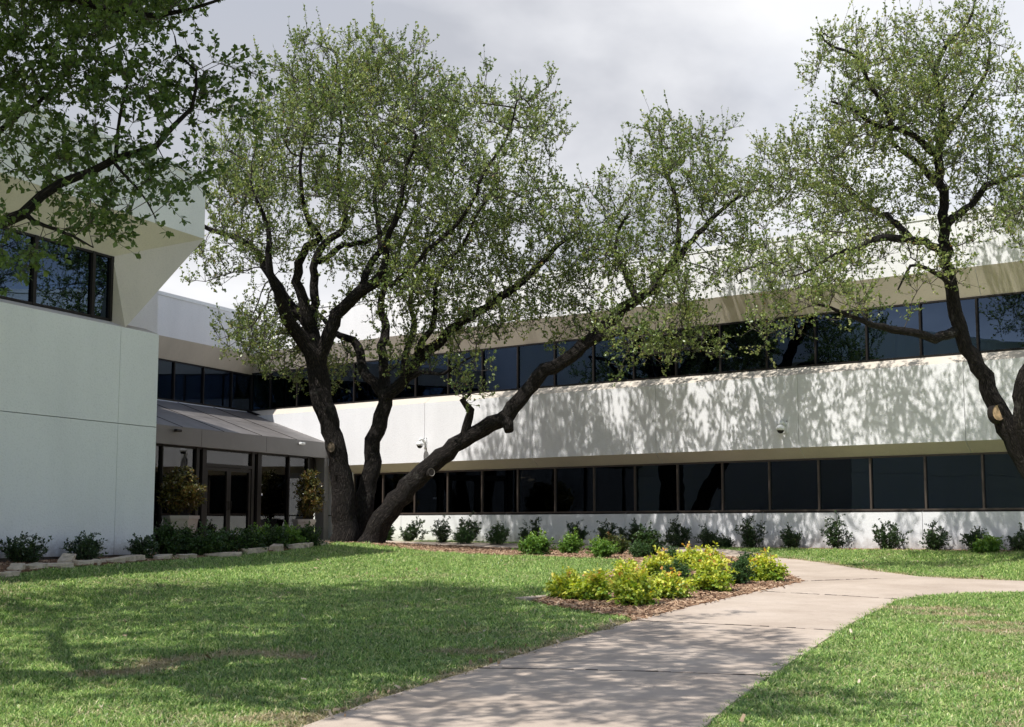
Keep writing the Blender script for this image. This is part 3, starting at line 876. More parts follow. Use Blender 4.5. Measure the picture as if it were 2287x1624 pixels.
# dome cameras on the long wing
for a, z, lab in ((2.335, 3.36, 'white dome security camera on sunlit wall near the entrance'), (15.97, 3.29, 'white dome security camera on wall dappled with tree shadow')):
    o = empty('security_camera', loc=RW.w(a, 0.35, z), label=lab, cat='camera', group='dome cameras on the long wing')
    m = MB(); m.box(RW, a - 0.07, a + 0.07, 0.352, 0.385, z - 0.10, z + 0.20, 0, bev=0.01); m.build('mount_plate', CAM_WHITE, o)
    m = MB(); m.tube([RW.w(a, 0.386, z + 0.10), RW.w(a, 0.50, z + 0.19), RW.w(a, 0.60, z + 0.20), RW.w(a, 0.63, z + 0.16), RW.w(a, 0.63, z + 0.09)], [0.05, 0.045, 0.042, 0.04, 0.045], 12); m.build('bracket_arm', CAM_WHITE, o, smooth=True)
    c = RW.w(a, 0.63, z)
    m = MB(); m.lathe(c, [(0.0, 0.11), (0.05, 0.105), (0.10, 0.075), (0.125, 0.05), (0.13, 0.03), (0.125, -0.02), (0.10, -0.035), (0.0, -0.036)], 20); m.build('housing', CAM_WHITE, o, smooth=True)
    m = MB(); m.lathe(c, [(0.098, -0.034), (0.094, -0.06), (0.075, -0.095), (0.04, -0.117), (0.0, -0.124)], 18); m.build('dome', CAM_DOME, o, smooth=True)
    for s_ in (-1, 1):
        m = MB(); m.box(RW, a + s_ * 0.05 - 0.014, a + s_ * 0.05 + 0.014, 0.352, 0.372, z + 0.215, z + 0.243); m.build('bolt', STEEL, o)

# ------------------------------------------------------------------ trees
def catmull(pts, rad, step):
    pts = np.array(pts, float); rad = np.array(rad, float)
    P = np.vstack([2 * pts[0] - pts[1], pts, 2 * pts[-1] - pts[-2]])
    out, ro = [], []
    for i in range(len(pts) - 1):
        p0, p1, p2, p3 = P[i:i + 4]
        n = max(1, int(np.linalg.norm(p2 - p1) / step))
        for k in range(n):
            t = k / n
            out.append(0.5 * ((2 * p1) + (p2 - p0) * t + (2 * p0 - 5 * p1 + 4 * p2 - p3) * t * t + (3 * p1 - p0 - 3 * p2 + p3) * t ** 3))
            ro.append(rad[i] * (1 - t) + rad[i + 1] * t)
    out.append(pts[-1]); ro.append(rad[-1])
    return np.array(out), np.array(ro)


def wood_mesh(name, pts, rad, mat, parent, seg=12, knob=0.032, **kw):
    """one continuous tapered limb with bark coordinates along it"""
    n = len(pts)
    T = np.gradient(pts, axis=0); T /= np.linalg.norm(T, axis=1)[:, None] + 1e-9
    a = np.cross(T[0], [0.3, 0.9, 0.1]); a /= np.linalg.norm(a)
    V, UV = [], []
    d = np.concatenate([[0], np.cumsum(np.linalg.norm(np.diff(pts, axis=0), axis=1))])
    ph = rng.uniform(0, 6, 4)
    for i in range(n):
        a = a - T[i] * (a @ T[i]); a /= np.linalg.norm(a); b = np.cross(T[i], a)
        th = np.arange(seg) * 2 * math.pi / seg
        k = 1 + knob * (np.sin(2 * th + d[i] * 1.7 + ph[0]) + 0.7 * np.sin(3 * th - d[i] * 2.9 + ph[1]) + 0.6 * math.sin(d[i] * 5.1 + ph[2]))
        k = k + rng.normal(0, 0.034, seg)
        V.append(pts[i] + (np.outer(np.cos(th), a) + np.outer(np.sin(th), b)) * (rad[i] * k)[:, None])
        UV.append(np.stack([np.arange(seg + 1) / seg * 2 * math.pi * max(rad[0] * 0.7, 0.02), np.full(seg + 1, d[i])], 1))
    V = np.concatenate(V)
    F, L_ = [], []
    for i in range(n - 1):
        for k in range(seg):
            k2 = (k + 1) % seg
            F.append((i * seg + k, i * seg + k2, (i + 1) * seg + k2, (i + 1) * seg + k))
            L_ += [UV[i][k], UV[i][k + 1], UV[i + 1][k + 1], UV[i + 1][k]]
    F.append(tuple((n - 1) * seg + k for k in range(seg))); L_ += [UV[-1][k] for k in range(seg)]
    o = mesh_obj(name, V, F, mat, parent, smooth=True, **kw)
    uv = o.data.uv_layers.new(name='bark')
    uv.data.foreach_set('uv', np.array(L_).ravel().astype(np.float32))
    return o


def raw_mesh(name, V, Fidx, nper, mat, parent, tint=None, smooth=False, uv=None, **kw):
    """fast mesh from arrays; every face has nper corners"""
    me = bpy.data.meshes.new(name)
    nv, nf = len(V), len(Fidx)
    me.vertices.add(nv); me.vertices.foreach_set('co', np.ascontiguousarray(V, np.float32).ravel())
    me.loops.add(nf * nper); me.loops.foreach_set('vertex_index', np.ascontiguousarray(Fidx, np.int32).ravel())
    me.polygons.add(nf); me.polygons.foreach_set('loop_start', (np.arange(nf) * nper).astype(np.int32))
    if smooth: me.polygons.foreach_set('use_smooth', np.ones(nf, bool))
    me.materials.append(mat)
    if tint is not None:
        at_ = me.attributes.new('tint', 'FLOAT', 'POINT'); at_.data.foreach_set('value', np.ascontiguousarray(tint, np.float32))
    me.update(calc_edges=True)
    o = bpy.data.objects.new(name, me)
    finish(o, parent, **kw)
    if parent is not None:
        off = Vector(parent.location); p = parent.parent
        while p is not None:
            off += Vector(p.location); p = p.parent
        o.location = -off
    return o


def unit(v):
    return v / (np.linalg.norm(v, axis=-1, keepdims=True) + 1e-9)


def sticks(P0, P1, r0, r1, k=4):
    """k-sided tapered sticks, all in one array"""
    T = unit(P1 - P0)
    ref = np.where(np.abs(T[:, 2:3]) > 0.9, np.array([[1.0, 0, 0]]), np.array([[0, 0, 1.0]]))
    A = unit(np.cross(T, ref)); B = np.cross(T, A)
    V = []
    for P, r in ((P0, r0), (P1, r1)):
        for j in range(k):
            t = 2 * math.pi * j / k
            V.append(P + (A * math.cos(t) + B * math.sin(t)) * np.asarray(r)[:, None])
    V = np.stack(V, 1)                     # n, 2k, 3
    n = len(P0)
    F = np.array([[j, (j + 1) % k, k + (j + 1) % k, k + j] for j in range(k)])
    Fi = (np.arange(n) * 2 * k)[:, None, None] + F[None]
    return V.reshape(-1, 3), Fi.reshape(-1, 4)


def leaves(P, D, Ln, Wd, near=False, up=0.5):
    """leaf blades at P along D; returns verts, faces (tris), verts per leaf"""
    n = len(P)
    D = unit(D)
    nn = rng.normal(0, 1, (n, 3)); nn[:, 2] += up * 2
    S = unit(np.cross(D, nn)); U = np.cross(S, D)
    Ln = Ln[:, None]; Wd = Wd[:, None]
    if not near:
        V = np.stack([P, P + D * Ln * 0.6 + S * Wd + U * Ln * 0.08, P + D * Ln, P + D * Ln * 0.6 - S * Wd + U * Ln * 0.08], 1)
        F = np.array([[0, 1, 2], [0, 2, 3]])
        k = 4
    else:
        curl = U * Ln * 0.13
        V = np.stack([P, P + D * Ln * 0.58 + S * Wd + curl, P + D * Ln, P + D * Ln * 0.58 - S * Wd + curl, P + D * Ln * 0.5], 1)
        F = np.array([[0, 1, 4], [1, 2, 4], [2, 3, 4], [3, 0, 4]])
        k = 5
    Fi = (np.arange(n) * k)[:, None, None] + F[None]
    return V.reshape(-1, 3), Fi.reshape(-1, 3), k


def colonize(seeds, attr, step=0.30, infl=3.0, kill=0.42, iters=70, trop=0.0, jit=0.18):
    nodes = [np.array(seeds, float)]
    parent = [np.full(len(seeds), -1)]
    cnt = len(seeds)
    A = np.array(attr, float)
    best = np.full(len(A), 1e9); bi = np.zeros(len(A), int)

    def upd(newp, base):
        nonlocal best, bi
        for c in range(0, len(newp), 400):
            q = newp[c:c + 400]
            d2 = ((A[:, None] - q[None]) ** 2).sum(-1)
            j = d2.argmin(1); dm = d2[np.arange(len(A)), j]
            u_ = dm < best
            best = np.where(u_, dm, best); bi = np.where(u_, base + c + j, bi)
    upd(nodes[0], 0)
    grown = {}
    allp = nodes[0]; allpar = parent[0]
    for it in range(iters):
        if len(A) == 0: break
        act = best < infl ** 2
        if not act.any():
            infl *= 1.3
            if infl > 12: break
            continue
        idx = bi[act]; vec = unit(A[act] - allp[idx])
        un, inv = np.unique(idx, return_inverse=True)
        sm = np.zeros((len(un), 3)); np.add.at(sm, inv, vec)
        ok = np.array([grown.get(int(u_), 0) < 4 for u_ in un])
        un, sm = un[ok], sm[ok]
        if len(un) == 0: break
        D = unit(unit(sm) + rng.normal(0, jit, (len(un), 3)) + np.array([0, 0, trop]))
        newp = allp[un] + D * step
        for u_ in un: grown[int(u_)] = grown.get(int(u_), 0) + 1
        allp = np.vstack([allp, newp]); allpar = np.concatenate([allpar, un])
        upd(newp, cnt); cnt = len(allp)
        keep = best > kill ** 2
        A, best, bi = A[keep], best[keep], bi[keep]
    return allp, allpar


def ball(n):
    v = unit(rng.normal(0, 1, (n, 3)))
    return v * (rng.uniform(0.0, 1, n) ** (1 / 2.6))[:, None]


def blob_px(cx, cy, rx, ry, Yc, rd, n, clump=30):
    """attraction points gathered in clumps inside an ellipsoid, so the crown keeps its gaps"""
    nc = max(2, n // clump)
    cc = ball(nc)
    pk = rng.integers(0, nc, n)
    c3 = np.array([at(cx + rx * p[0], cy + ry * p[1], Yc + rd * p[2]) for p in cc])
    sg = rng.uniform(0.17, 0.46, nc)[pk][:, None] * (Yc / 38.0) ** 0.7
    return c3[pk] + rng.normal(0, 1, (n, 3)) * sg * np.array([1, 1, 0.8])


def make_tree(name, label, base, limbs, attr, Yd, leaf_mat_, n_twig=2.0, leaf=(0.055, 0.017), per=(7, 12), step=0.30, kill=0.42, infl=3.0,
              near=False, upb=0.55, group=None, trunk_n=1, seed=3, twig_len=(0.18, 0.55), minr=0.0045, bare=0.0, keep=None, tintbias=0.0, seg=12, pipe=2.4, shoots=0.0):
    """limbs: list of (part name, world pts, radii, sprouts from this fraction)"""
    global rng
    rng = np.random.default_rng(seed)
    root = empty(name, loc=base, label=label, cat='tree', group=group)
    seeds, seed_r = [], []
    for nm, pts, rad, frac in limbs:
        P, r = catmull(pts, rad, 0.22 if not near else 0.14)
        j = rng.normal(0, 0.012, P.shape) * np.minimum(r, 0.12)[:, None] / 0.05
        j[0] = 0
        arc = np.concatenate([[0], np.cumsum(np.linalg.norm(np.diff(P, axis=0), axis=1))])
        if nm == 'limb':
            for q in range(3):
                f_ = rng.uniform(1.2, 4.0); amp = 0.055 / (1 + q)
                j += amp * np.minimum(arc / 1.2, 1)[:, None] * np.sin(arc[:, None] * f_ + rng.uniform(0, 6.3, (1, 3))) * (0.4 if near else 1.0) * (0.0 if arc[-1] < 1.6 else 1)
        P = P + j; j = 0 * j
        wood_mesh(nm, P + j, r, BARK, root, seg=(20 if r[0] > 0.2 else seg) if r[0] > 0.08 else 8)
        k0 = int(frac * len(P))
        seeds += list(P[k0:]); seed_r += list(r[k0:])
    allp, par = colonize(seeds, attr, step=step, kill=kill, infl=infl)
    if keep is not None:
        pass
    ns = len(seeds); n = len(allp)
    # pipe-model radii
    child_sum = np.zeros(n)
    rad = np.zeros(n)
    nch = np.zeros(n, int)
    np.add.at(nch, par[ns:], 1)
    for i in range(n - 1, ns - 1, -1):
        rad[i] = max(minr, child_sum[i] ** (1 / pipe)) if child_sum[i] > 0 else minr
        child_sum[par[i]] += rad[i] ** pipe
    seed_r = np.array(seed_r)
    rad[:ns] = seed_r
    e = np.arange(ns, n)
    r1 = rad[e]
    pr = np.minimum(rad[par[e]], r1 * 1.35)
    V, F = sticks(allp[par[e]], allp[e] + unit(allp[e] - allp[par[e]]) * r1[:, None] * 0.5, pr, r1, 5)
    # twigs
    thin = e[rad[e] < 0.022]
    if bare > 0:
        thin = thin[rng.uniform(0, 1, len(thin)) > bare]
    tips = np.where(nch[thin] == 0, 2.0, 1.0)
    reps = rng.poisson(n_twig * tips)
    src = np.repeat(thin, reps)
    dirn = unit(allp[src] - allp[par[src]])
    tl = rng.uniform(*twig_len, len(src))
    td = unit(dirn * 0.55 + rng.normal(0, 0.55, (len(src), 3)) + np.array([0, 0, upb]))
    mid = allp[src] + td * (tl * 0.5)[:, None]
    td2 = unit(td + rng.normal(0, 0.25, td.shape) + np.array([0, 0, upb * 0.4]))
    end = mid + td2 * (tl * 0.5)[:, None]
    if shoots > 0:
        lg = (nch[src] == 0) & (rng.uniform(0, 1, len(src)) < shoots)
        tl = np.where(lg, rng.uniform(0.4, 0.9, len(src)), tl)
        td = np.where(lg[:, None], unit(td * 0.35 + np.array([0, 0, 0.9])), td)
        mid = allp[src] + td * (tl * 0.5)[:, None]
        td2 = np.where(lg[:, None], unit(td + rng.normal(0, 0.12, td.shape)), td2)
        end = mid + td2 * (tl * 0.5)[:, None]
    V2, F2 = sticks(allp[src], mid, np.full(len(src), minr * 0.8), np.full(len(src), minr * 0.6), 3)
    V3, F3 = sticks(mid, end, np.full(len(src), minr * 0.6), np.full(len(src), minr * 0.35), 3)
    Vall = np.vstack([V, V2, V3]); Fall = np.vstack([F, F2 + len(V), F3 + len(V) + len(V2)])
    crown = raw_mesh('crown', Vall, Fall, 4, TWIG, root, smooth=True)
    # leaves
    m = rng.integers(per[0], per[1] + 1, len(src))
    ix = np.repeat(np.arange(len(src)), m)
    t = 1.03 - 0.92 * rng.uniform(0, 1, len(ix)) ** 2.3
    lo = t < 0.5
    P = np.where(lo[:, None], allp[src][ix] + (mid - allp[src])[ix] * (t * 2)[:, None], mid[ix] + (end - mid)[ix] * (t * 2 - 1)[:, None])
    D = unit(td2[ix] * 0.75 + rng.normal(0, 0.65, P.shape))
    q2 = rng.uniform(0.55, 1.4, len(P))
    Ln = leaf[0] * q2; Wd = leaf[1] * q2 * rng.uniform(0.8, 1.2, len(P))
    Vl, Fl, k = leaves(P, D, Ln, Wd, near=False)
    q_ = allp[src]
    clump = np.repeat(rng.normal(0, 0.12, len(src)) + 0.16 * np.sin(q_[:, 0] * 2.1 + q_[:, 2] * 1.3) * np.sin(q_[:, 1] * 1.7 - q_[:, 2] * 1.9), m)
    ti = np.clip(0.42 + tintbias + clump + rng.normal(0, 0.15, len(P)), 0, 1)
    ti = np.where(rng.uniform(0, 1, len(P)) < 0.012, 1.0, np.minimum(ti, 0.93))
    raw_mesh('foliage', Vl, Fl, 3, leaf_mat_, crown, tint=np.repeat(ti, k), kind='stuff')
    print(name, 'nodes', n, 'twigs', len(src), 'leaves', len(P))
    return root


def limb_px(nm, pts, Y0, frac=0.0):
    """pts: (x, y, depth offset, radius in survey px)"""
    P = [at(x, y, Y0 + d) for x, y, d, r in pts]
    rr = [r * (Y0 + d) / FPX for x, y, d, r in pts]
    return (nm, P, rr, frac)


# --- the three-trunked oak before the long wing
TY = 38.5
limbsA = [
    limb_px('trunk', [(766, 1245, 0, 42), (770, 1205, 0, 30), (768, 1120, 0, 25), (757, 1020, 0, 23), (736, 940, 0, 22.5), (713, 865, 0, 23), (706, 815, 0, 22), (703, 770, 0.1, 17), (694, 722, 0.1, 15)], TY, 0.85),
    limb_px('trunk', [(806, 1245, 0.5, 30), (806, 1190, 0.5, 23), (816, 1110, 0.5, 20), (832, 1010, 0.5, 18), (850, 930, 0.5, 17.5), (860, 880, 0.5, 17), (859, 851, 0.6, 13)], TY, 0.9),
    limb_px('trunk', [(814, 1245, -0.3, 34), (836, 1197, -0.3, 27), (872, 1138, -0.4, 24), (930, 1072, -0.5, 21.5), (1000, 1010, -0.7, 19.5), (1080, 957, -0.9, 18), (1130, 930, -1.0, 17), (1162, 888, -1.1, 15.5), (1217, 830, -1.2, 16), (1290, 785, -1.4, 15), (1345, 733, -1.5, 14), (1400, 682, -1.6, 13), (1443, 657, -1.7, 11), (1495, 597, -1.8, 9), (1535, 550, -1.9, 7), (1598, 481, -2.0, 5), (1653, 437, -2.0, 3)], TY, 0.62),
    limb_px('limb', [(706, 812, 0, 22), (682, 765, -0.2, 17), (655, 728, -0.5, 15), (625, 688, -0.8, 13), (612, 655, -1.1, 11), (610, 612, -1.4, 9), (600, 560, -1.6, 7), (590, 500, -1.6, 5), (560, 400, -1.8, 3)], TY, 0.45),
    limb_px('limb', [(700, 760, 0.2, 15), (679, 710, 0.4, 13), (632, 654, 0.6, 11), (583, 578, 0.9, 9), (540, 545, 1.0, 7.5), (498, 518, 1.1, 6), (453, 503, 1.2, 5), (441, 468, 1.2, 3.5)], TY, 0.4),
    limb_px('limb', [(694, 728, 0, 15), (684, 690, -0.1, 14), (668, 627, -0.3, 11), (681, 556, -0.5, 9), (706, 530, -0.6, 8), (684, 473, -0.9, 6), (672, 410, -1.2, 4.5), (680, 330, -1.3, 3)], TY, 0.45),
    limb_px('limb', [(694, 726, 0, 14), (697, 690, 0.3, 11), (712, 583, 0.7, 9), (768, 498, 1.0, 7.5), (754, 424, 1.2, 6), (765, 330, 1.4, 4), (760, 220, 1.4, 2.5)], TY, 0.4),
    limb_px('limb', [(712, 585, 0.7, 7), (760, 556, 1.2, 6.5), (811, 538, 1.8, 6), (862, 516, 2.3, 4.5), (905, 440, 2.6, 3)], TY, 0.4),
    limb_px('limb', [(712, 815, 0, 17), (722, 767, -0.2, 16), (750, 707, -0.5, 15), (811, 650, -0.9, 13), (849, 620, -1.2, 11), (861, 590, -1.4, 9), (868, 520, -1.6, 7), (900, 420, -1.8, 5), (930, 300, -2.0, 3)], TY, 0.45),
    limb_px('limb', [(806, 652, -0.9, 9), (830, 582, -0.6, 8), (849, 545, -0.4, 6.5), (840, 450, 0, 5), (850, 330, 0.3, 3)], TY, 0.4),
    limb_px('limb', [(857, 880, 0.5, 14), (835, 857, 0.7, 12), (808, 808, 1.1, 10.5), (784, 767, 1.4, 9), (764, 748, 1.7, 7.5), (720, 715, 2.2, 5.5), (650, 690, 2.7, 3.5)], TY, 0.5),
    limb_px('limb', [(859, 858, 0.6, 13), (858, 800, 0.9, 11), (856, 743, 1.2, 10), (849, 695, 1.4, 8.5), (861, 640, 1.7, 7), (890, 560, 2.0, 5), (930, 470, 2.3, 3)], TY, 0.5),
    limb_px('limb', [(858, 890, 0.5, 16), (880, 872, 0.3, 14), (907, 849, 0.2, 13.5), (928, 811, 0.1, 12.5), (955, 779, 0, 12), (1003, 743, -0.1, 11), (1051, 714, -0.1, 10), (1117, 662, -0.1, 9), (1165, 630, -0.1, 8), (1213, 583, 0, 7), (1240, 555, 0, 5.5), (1300, 520, 0, 3)], TY, 0.5),
    limb_px('limb', [(900, 852, 0.2, 9), (908, 800, 0.4, 7.5), (914, 767, 0.5, 7), (919, 719, 0.8, 6), (916, 690, 1.0, 5), (940, 600, 1.4, 3.5), (985, 480, 1.8, 2.5)], TY, 0.5),
    limb_px('limb', [(930, 800, 0.1, 9), (945, 765, -0.2, 8), (957, 740, -0.4, 7), (963, 702, -0.7, 6), (980, 640, -1.0, 5), (1030, 540, -1.4, 4), (1110, 420, -1.8, 2.5)], TY, 0.5),
    limb_px('limb', [(1035, 985, -0.8, 11), (1040, 955, -0.9, 10), (1048, 915, -1.0, 9), (1034, 896, -1.1, 7), (1050, 880, -1.2, 3)], TY, 0.9),
    limb_px('limb', [(1260, 800, -1.3, 10), (1310, 765, -1.5, 9), (1357, 747, -1.8, 8), (1426, 738, -2.2, 7), (1480, 750, -2.6, 5), (1560, 760, -2.9, 3)], TY, 0.4),
    limb_px('limb', [(1495, 597, -1.8, 8), (1510, 575, -1.8, 7), (1515, 515, -1.7, 6), (1505, 430, -1.6, 5), (1488, 378, -1.6, 3.5), (1478, 310, -1.6, 2)], TY, 0.3),
    limb_px('limb', [(1420, 668, -1.6, 8), (1400, 610, -1.3, 6.5), (1370, 560, -1.1, 5), (1400, 470, -1.0, 3)], TY, 0.3),
    limb_px('limb', [(905, 850, 0.2, 6), (945, 835, -0.4, 5), (975, 838, -0.8, 4), (1020, 815, -1.2, 3), (1060, 790, -1.5, 2)], TY, 0.4),
    limb_px('limb', [(870, 640, -1.3, 6), (960, 560, -2.0, 5.5), (1040, 470, -2.4, 4.5), (1100, 360, -2.6, 3.5), (1160, 230, -2.6, 2)], TY, 0.2),
    limb_px('limb', [(1130, 935, -1.0, 15), (1134, 950, -1.15, 13), (1136, 960, -1.22, 11)], TY, 1.0),
]
rng = np.random.default_rng(11)
attrA = np.vstack([blob_px(*b[:6], int(b[6] * 1.7)) for b in [
    (760, 380, 300, 250, TY, 4.2, 1500), (800, 222, 245, 145, TY, 3.4, 860), (540, 420, 125, 220, TY, 2.6, 420), (600, 735, 115, 85, TY + 0.8, 1.8, 260), (640, 820, 60, 50, TY + 0.6, 1.0, 70),
    (1080, 400, 165, 250, TY - 0.6, 3.2, 800), (1010, 640, 210, 120, TY, 2.6, 760), (1180, 300, 70, 110, TY - 1, 1.6, 90), (760, 800, 80, 50, TY + 1.6, 1.0, 60), (960, 790, 90, 60, TY, 1.6, 70),
    (1330, 520, 120, 140, TY - 1.0, 2.2, 420), (1530, 430, 130, 150, TY - 1.8, 2.0, 520), (1640, 470, 90, 130, TY - 2.2, 1.5, 220), (1500, 640, 190, 70, TY - 2.4, 1.6, 260), (1520, 745, 170, 50, TY - 3.0, 1.2, 190), (1220, 640, 120, 90, TY - 0.6, 1.5, 260),
    (1065, 868, 50, 30, TY - 1.3, 0.5, 60), (1480, 310, 30, 60, TY - 1.6, 0.5, 25), (720, 110, 50, 45, TY, 1.0, 50)]])
s_, o_ = RW.so(attrA[:, 0], attrA[:, 1])
attrA = attrA[o_ > 0.9]
baseA = at(790, 1217, TY)
oak = make_tree('oak_tree', 'big live oak with three dark leaning trunks rising from the lawn mound', (baseA[0], baseA[1], float(gz(baseA[0], baseA[1]))), limbsA, attrA, TY, OAK,
                n_twig=3.2, per=(9, 15), leaf=(0.068, 0.023), seed=5, minr=0.0078, pipe=2.25, kill=0.34, step=0.27, shoots=0.13)


def cut_scar(parent, x, y, Y, r, towards=(0, -1, 0.1), lab=None, mat=CUTWOOD, ring=False):
    c = Vector(at(x, y, Y)); t = Vector(towards).normalized()
    a = t.cross(Vector((0, 0, 1))).normalized(); b = a.cross(t)
    m = MB()
    prof = [(1.55, -0.16), (1.32, -0.03), (1.10, 0.012), (1.0, 0.0), (0.55, 0.003), (0.0, 0.004)]
    base = 0; seg = 16
    for rr, h in prof:
        for k in range(seg):
            th = 2 * math.pi * k / seg
            m.v.append(c + (a * math.cos(th) + b * 1.25 * math.sin(th)) * r * rr + t * h)
    for i in range(len(prof) - 1):
        for k in range(seg):
            k2 = (k + 1) % seg
            m.f.append((i * seg + k, i * seg + k2, (i + 1) * seg + k2, (i + 1) * seg + k)); m.m.append((0 if i >= 2 else 1) if not ring else (0 if i == 2 else 1))
    return m.build('pruning_scar', [mat, BARK], parent, smooth=False, label=lab)


RIMW = simple('healed_rim', (0.26, 0.235, 0.20), rough=0.9, var=0.2)
SCARW = simple('old_cut_wood', (0.13, 0.095, 0.062), rough=0.9, var=0.35, scale=14)
cut_scar(oak, 740, 999, TY - 0.315, 0.10, (-0.35, -1, 0.05), 'weathered round pruning cut', SCARW)
cut_scar(oak, 964, 1055, TY - 0.90, 0.075, (0.35, -1, 0.1), 'healed pruning cut with a pale rim', RIMW, ring=True)

# --- oak whose trunk leans in from beyond the right edge
DY = 31.0
limbsD = [
    limb_px('trunk', [(2470, 1290, 0, 42), (2440, 1225, 0, 35), (2380, 1150, 0, 29), (2310, 1060, 0, 25), (2262, 980, 0, 23), (2226, 905, 0, 20.5), (2185, 820, 0, 17.5), (2150, 750, 0, 16), (2128, 650, 0, 14.5), (2110, 560, 0, 13.5), (2106, 480, 0, 11.5), (2098, 360, 0.2, 10), (2104, 250, 0.3, 8), (2090, 165, 0.4, 6), (2112, 103, 0.5, 5), (2162, 54, 0.6, 3.5), (2178, 0, 0.6, 2.2)], DY, 0.55),
    limb_px('trunk', [(2325, 1080, 0.1, 20), (2290, 990, -0.2, 18), (2277, 930, -0.4, 16), (2284, 860, -0.6, 15), (2315, 780, -0.8, 14), (2365, 690, -1.0, 14), (2400, 580, -1.2, 11), (2410, 460, -1.4, 8), (2380, 340, -1.6, 5), (2370, 220, -1.6, 3)], DY, 0.5),
    limb_px('limb', [(2130, 742, 0, 13), (2100, 752, -0.4, 11), (2060, 750, -0.8, 9.5), (2000, 744, -1.2, 8), (1940, 718, -1.6, 6.5), (1895, 702, -1.9, 5), (1830, 690, -2.1, 3)], DY, 0.4),
    limb_px('limb', [(2112, 572, 0, 11), (2080, 545, -0.3, 9.5), (2046, 532, -0.6, 9), (1964, 540, -1.2, 8), (1922, 561, -1.5, 6.5), (1870, 562, -1.8, 4), (1800, 600, -2.0, 2.5)], DY, 0.4),
    limb_px('limb', [(2032, 531, -0.5, 8), (1985, 487, 0.4, 7), (1943, 462, 1.2, 6), (1890, 425, 2.2, 4.5), (1830, 380, 3.2, 2.5)], DY, 0.3),
    limb_px('limb', [(2116, 500, 0, 10), (2170, 454, 0.4, 8), (2203, 413, 0.6, 7), (2255, 402, 0.9, 5), (2310, 350, 1.2, 3)], DY, 0.3),
    limb_px('limb', [(2100, 415, 0.1, 8), (2040, 362, 0.6, 6.5), (2005, 318, 0.9, 5), (1990, 270, 1.2, 4), (1955, 185, 1.4, 3)], DY, 0.3),
    limb_px('limb', [(2092, 345, 0.2, 9), (2034, 305, -0.4, 7.5), (1972, 281, -0.9, 6), (1923, 256, -1.2, 4.5), (1846, 222, -1.5, 2.5)], DY, 0.35),
    limb_px('limb', [(1990, 287, -0.8, 6), (1956, 190, -1.1, 5), (1906, 138, -1.3, 4), (1856, 108, -1.4, 3), (1842, 60, -1.4, 1.8)], DY, 0.3),
    limb_px('limb', [(2128, 640, 0, 7), (2090, 610, -0.6, 5), (2040, 600, -1.0, 3.5), (2000, 640, -1.3, 2)], DY, 1.0),
    limb_px('limb', [(2103, 320, 0.3, 7), (2150, 250, 0.9, 5.5), (2190, 170, 1.3, 4), (2215, 90, 1.5, 2.5)], DY, 0.3),
]
attrD = np.vstack([blob_px(*b[:6], int(b[6] * 1.7)) for b in [
    (1985, 200, 140, 150, DY - 0.4, 2.2, 480), (2120, 170, 110, 165, DY + 0.4, 2.0, 420), (1960, 330, 130, 90, DY, 1.8, 190), (2160, 330, 100, 110, DY + 0.5, 1.6, 230), (1890, 490, 140, 95, DY + 1.0, 1.8, 300),
    (1790, 420, 100, 100, DY + 3.2, 1.4, 260), (1830, 620, 130, 75, DY - 1.7, 1.3, 240), (1760, 690, 70, 60, DY - 1.9, 1.0, 90), (2050, 440, 80, 60, DY, 1.0, 90), (2230, 440, 60, 90, DY + 0.8, 1.0, 120),
    (2345, 390, 120, 230, DY - 1.2, 2.0, 420), (2385, 330, 80, 170, DY - 1.5, 1.4, 260), (2080, 590, 70, 40, DY - 0.7, 0.6, 30), (2180, 40, 40, 50, DY + 0.6, 0.6, 40), (1848, 90, 20, 50, DY - 1.4, 0.4, 20)]])
s_, o_ = RW.so(attrD[:, 0], attrD[:, 1])
attrD = attrD[o_ > 0.9]
bD = at(2455, 1262, DY)
oak2 = make_tree('oak_tree', 'slimmer live oak leaning in front of the long wing with a fresh pruning cut', (bD[0], bD[1], float(gz(bD[0], bD[1]))), limbsD, attrD, DY, OAK,
                 n_twig=3.0, per=(9, 14), leaf=(0.060, 0.020), seed=9, step=0.23, kill=0.31, infl=2.6, tintbias=0.05, minr=0.0065, pipe=2.25, shoots=0.10)
cut_scar(oak2, 2230, 922, DY - 0.215, 0.125, (0.05, -1, 0.05), 'fresh pale round pruning cut')

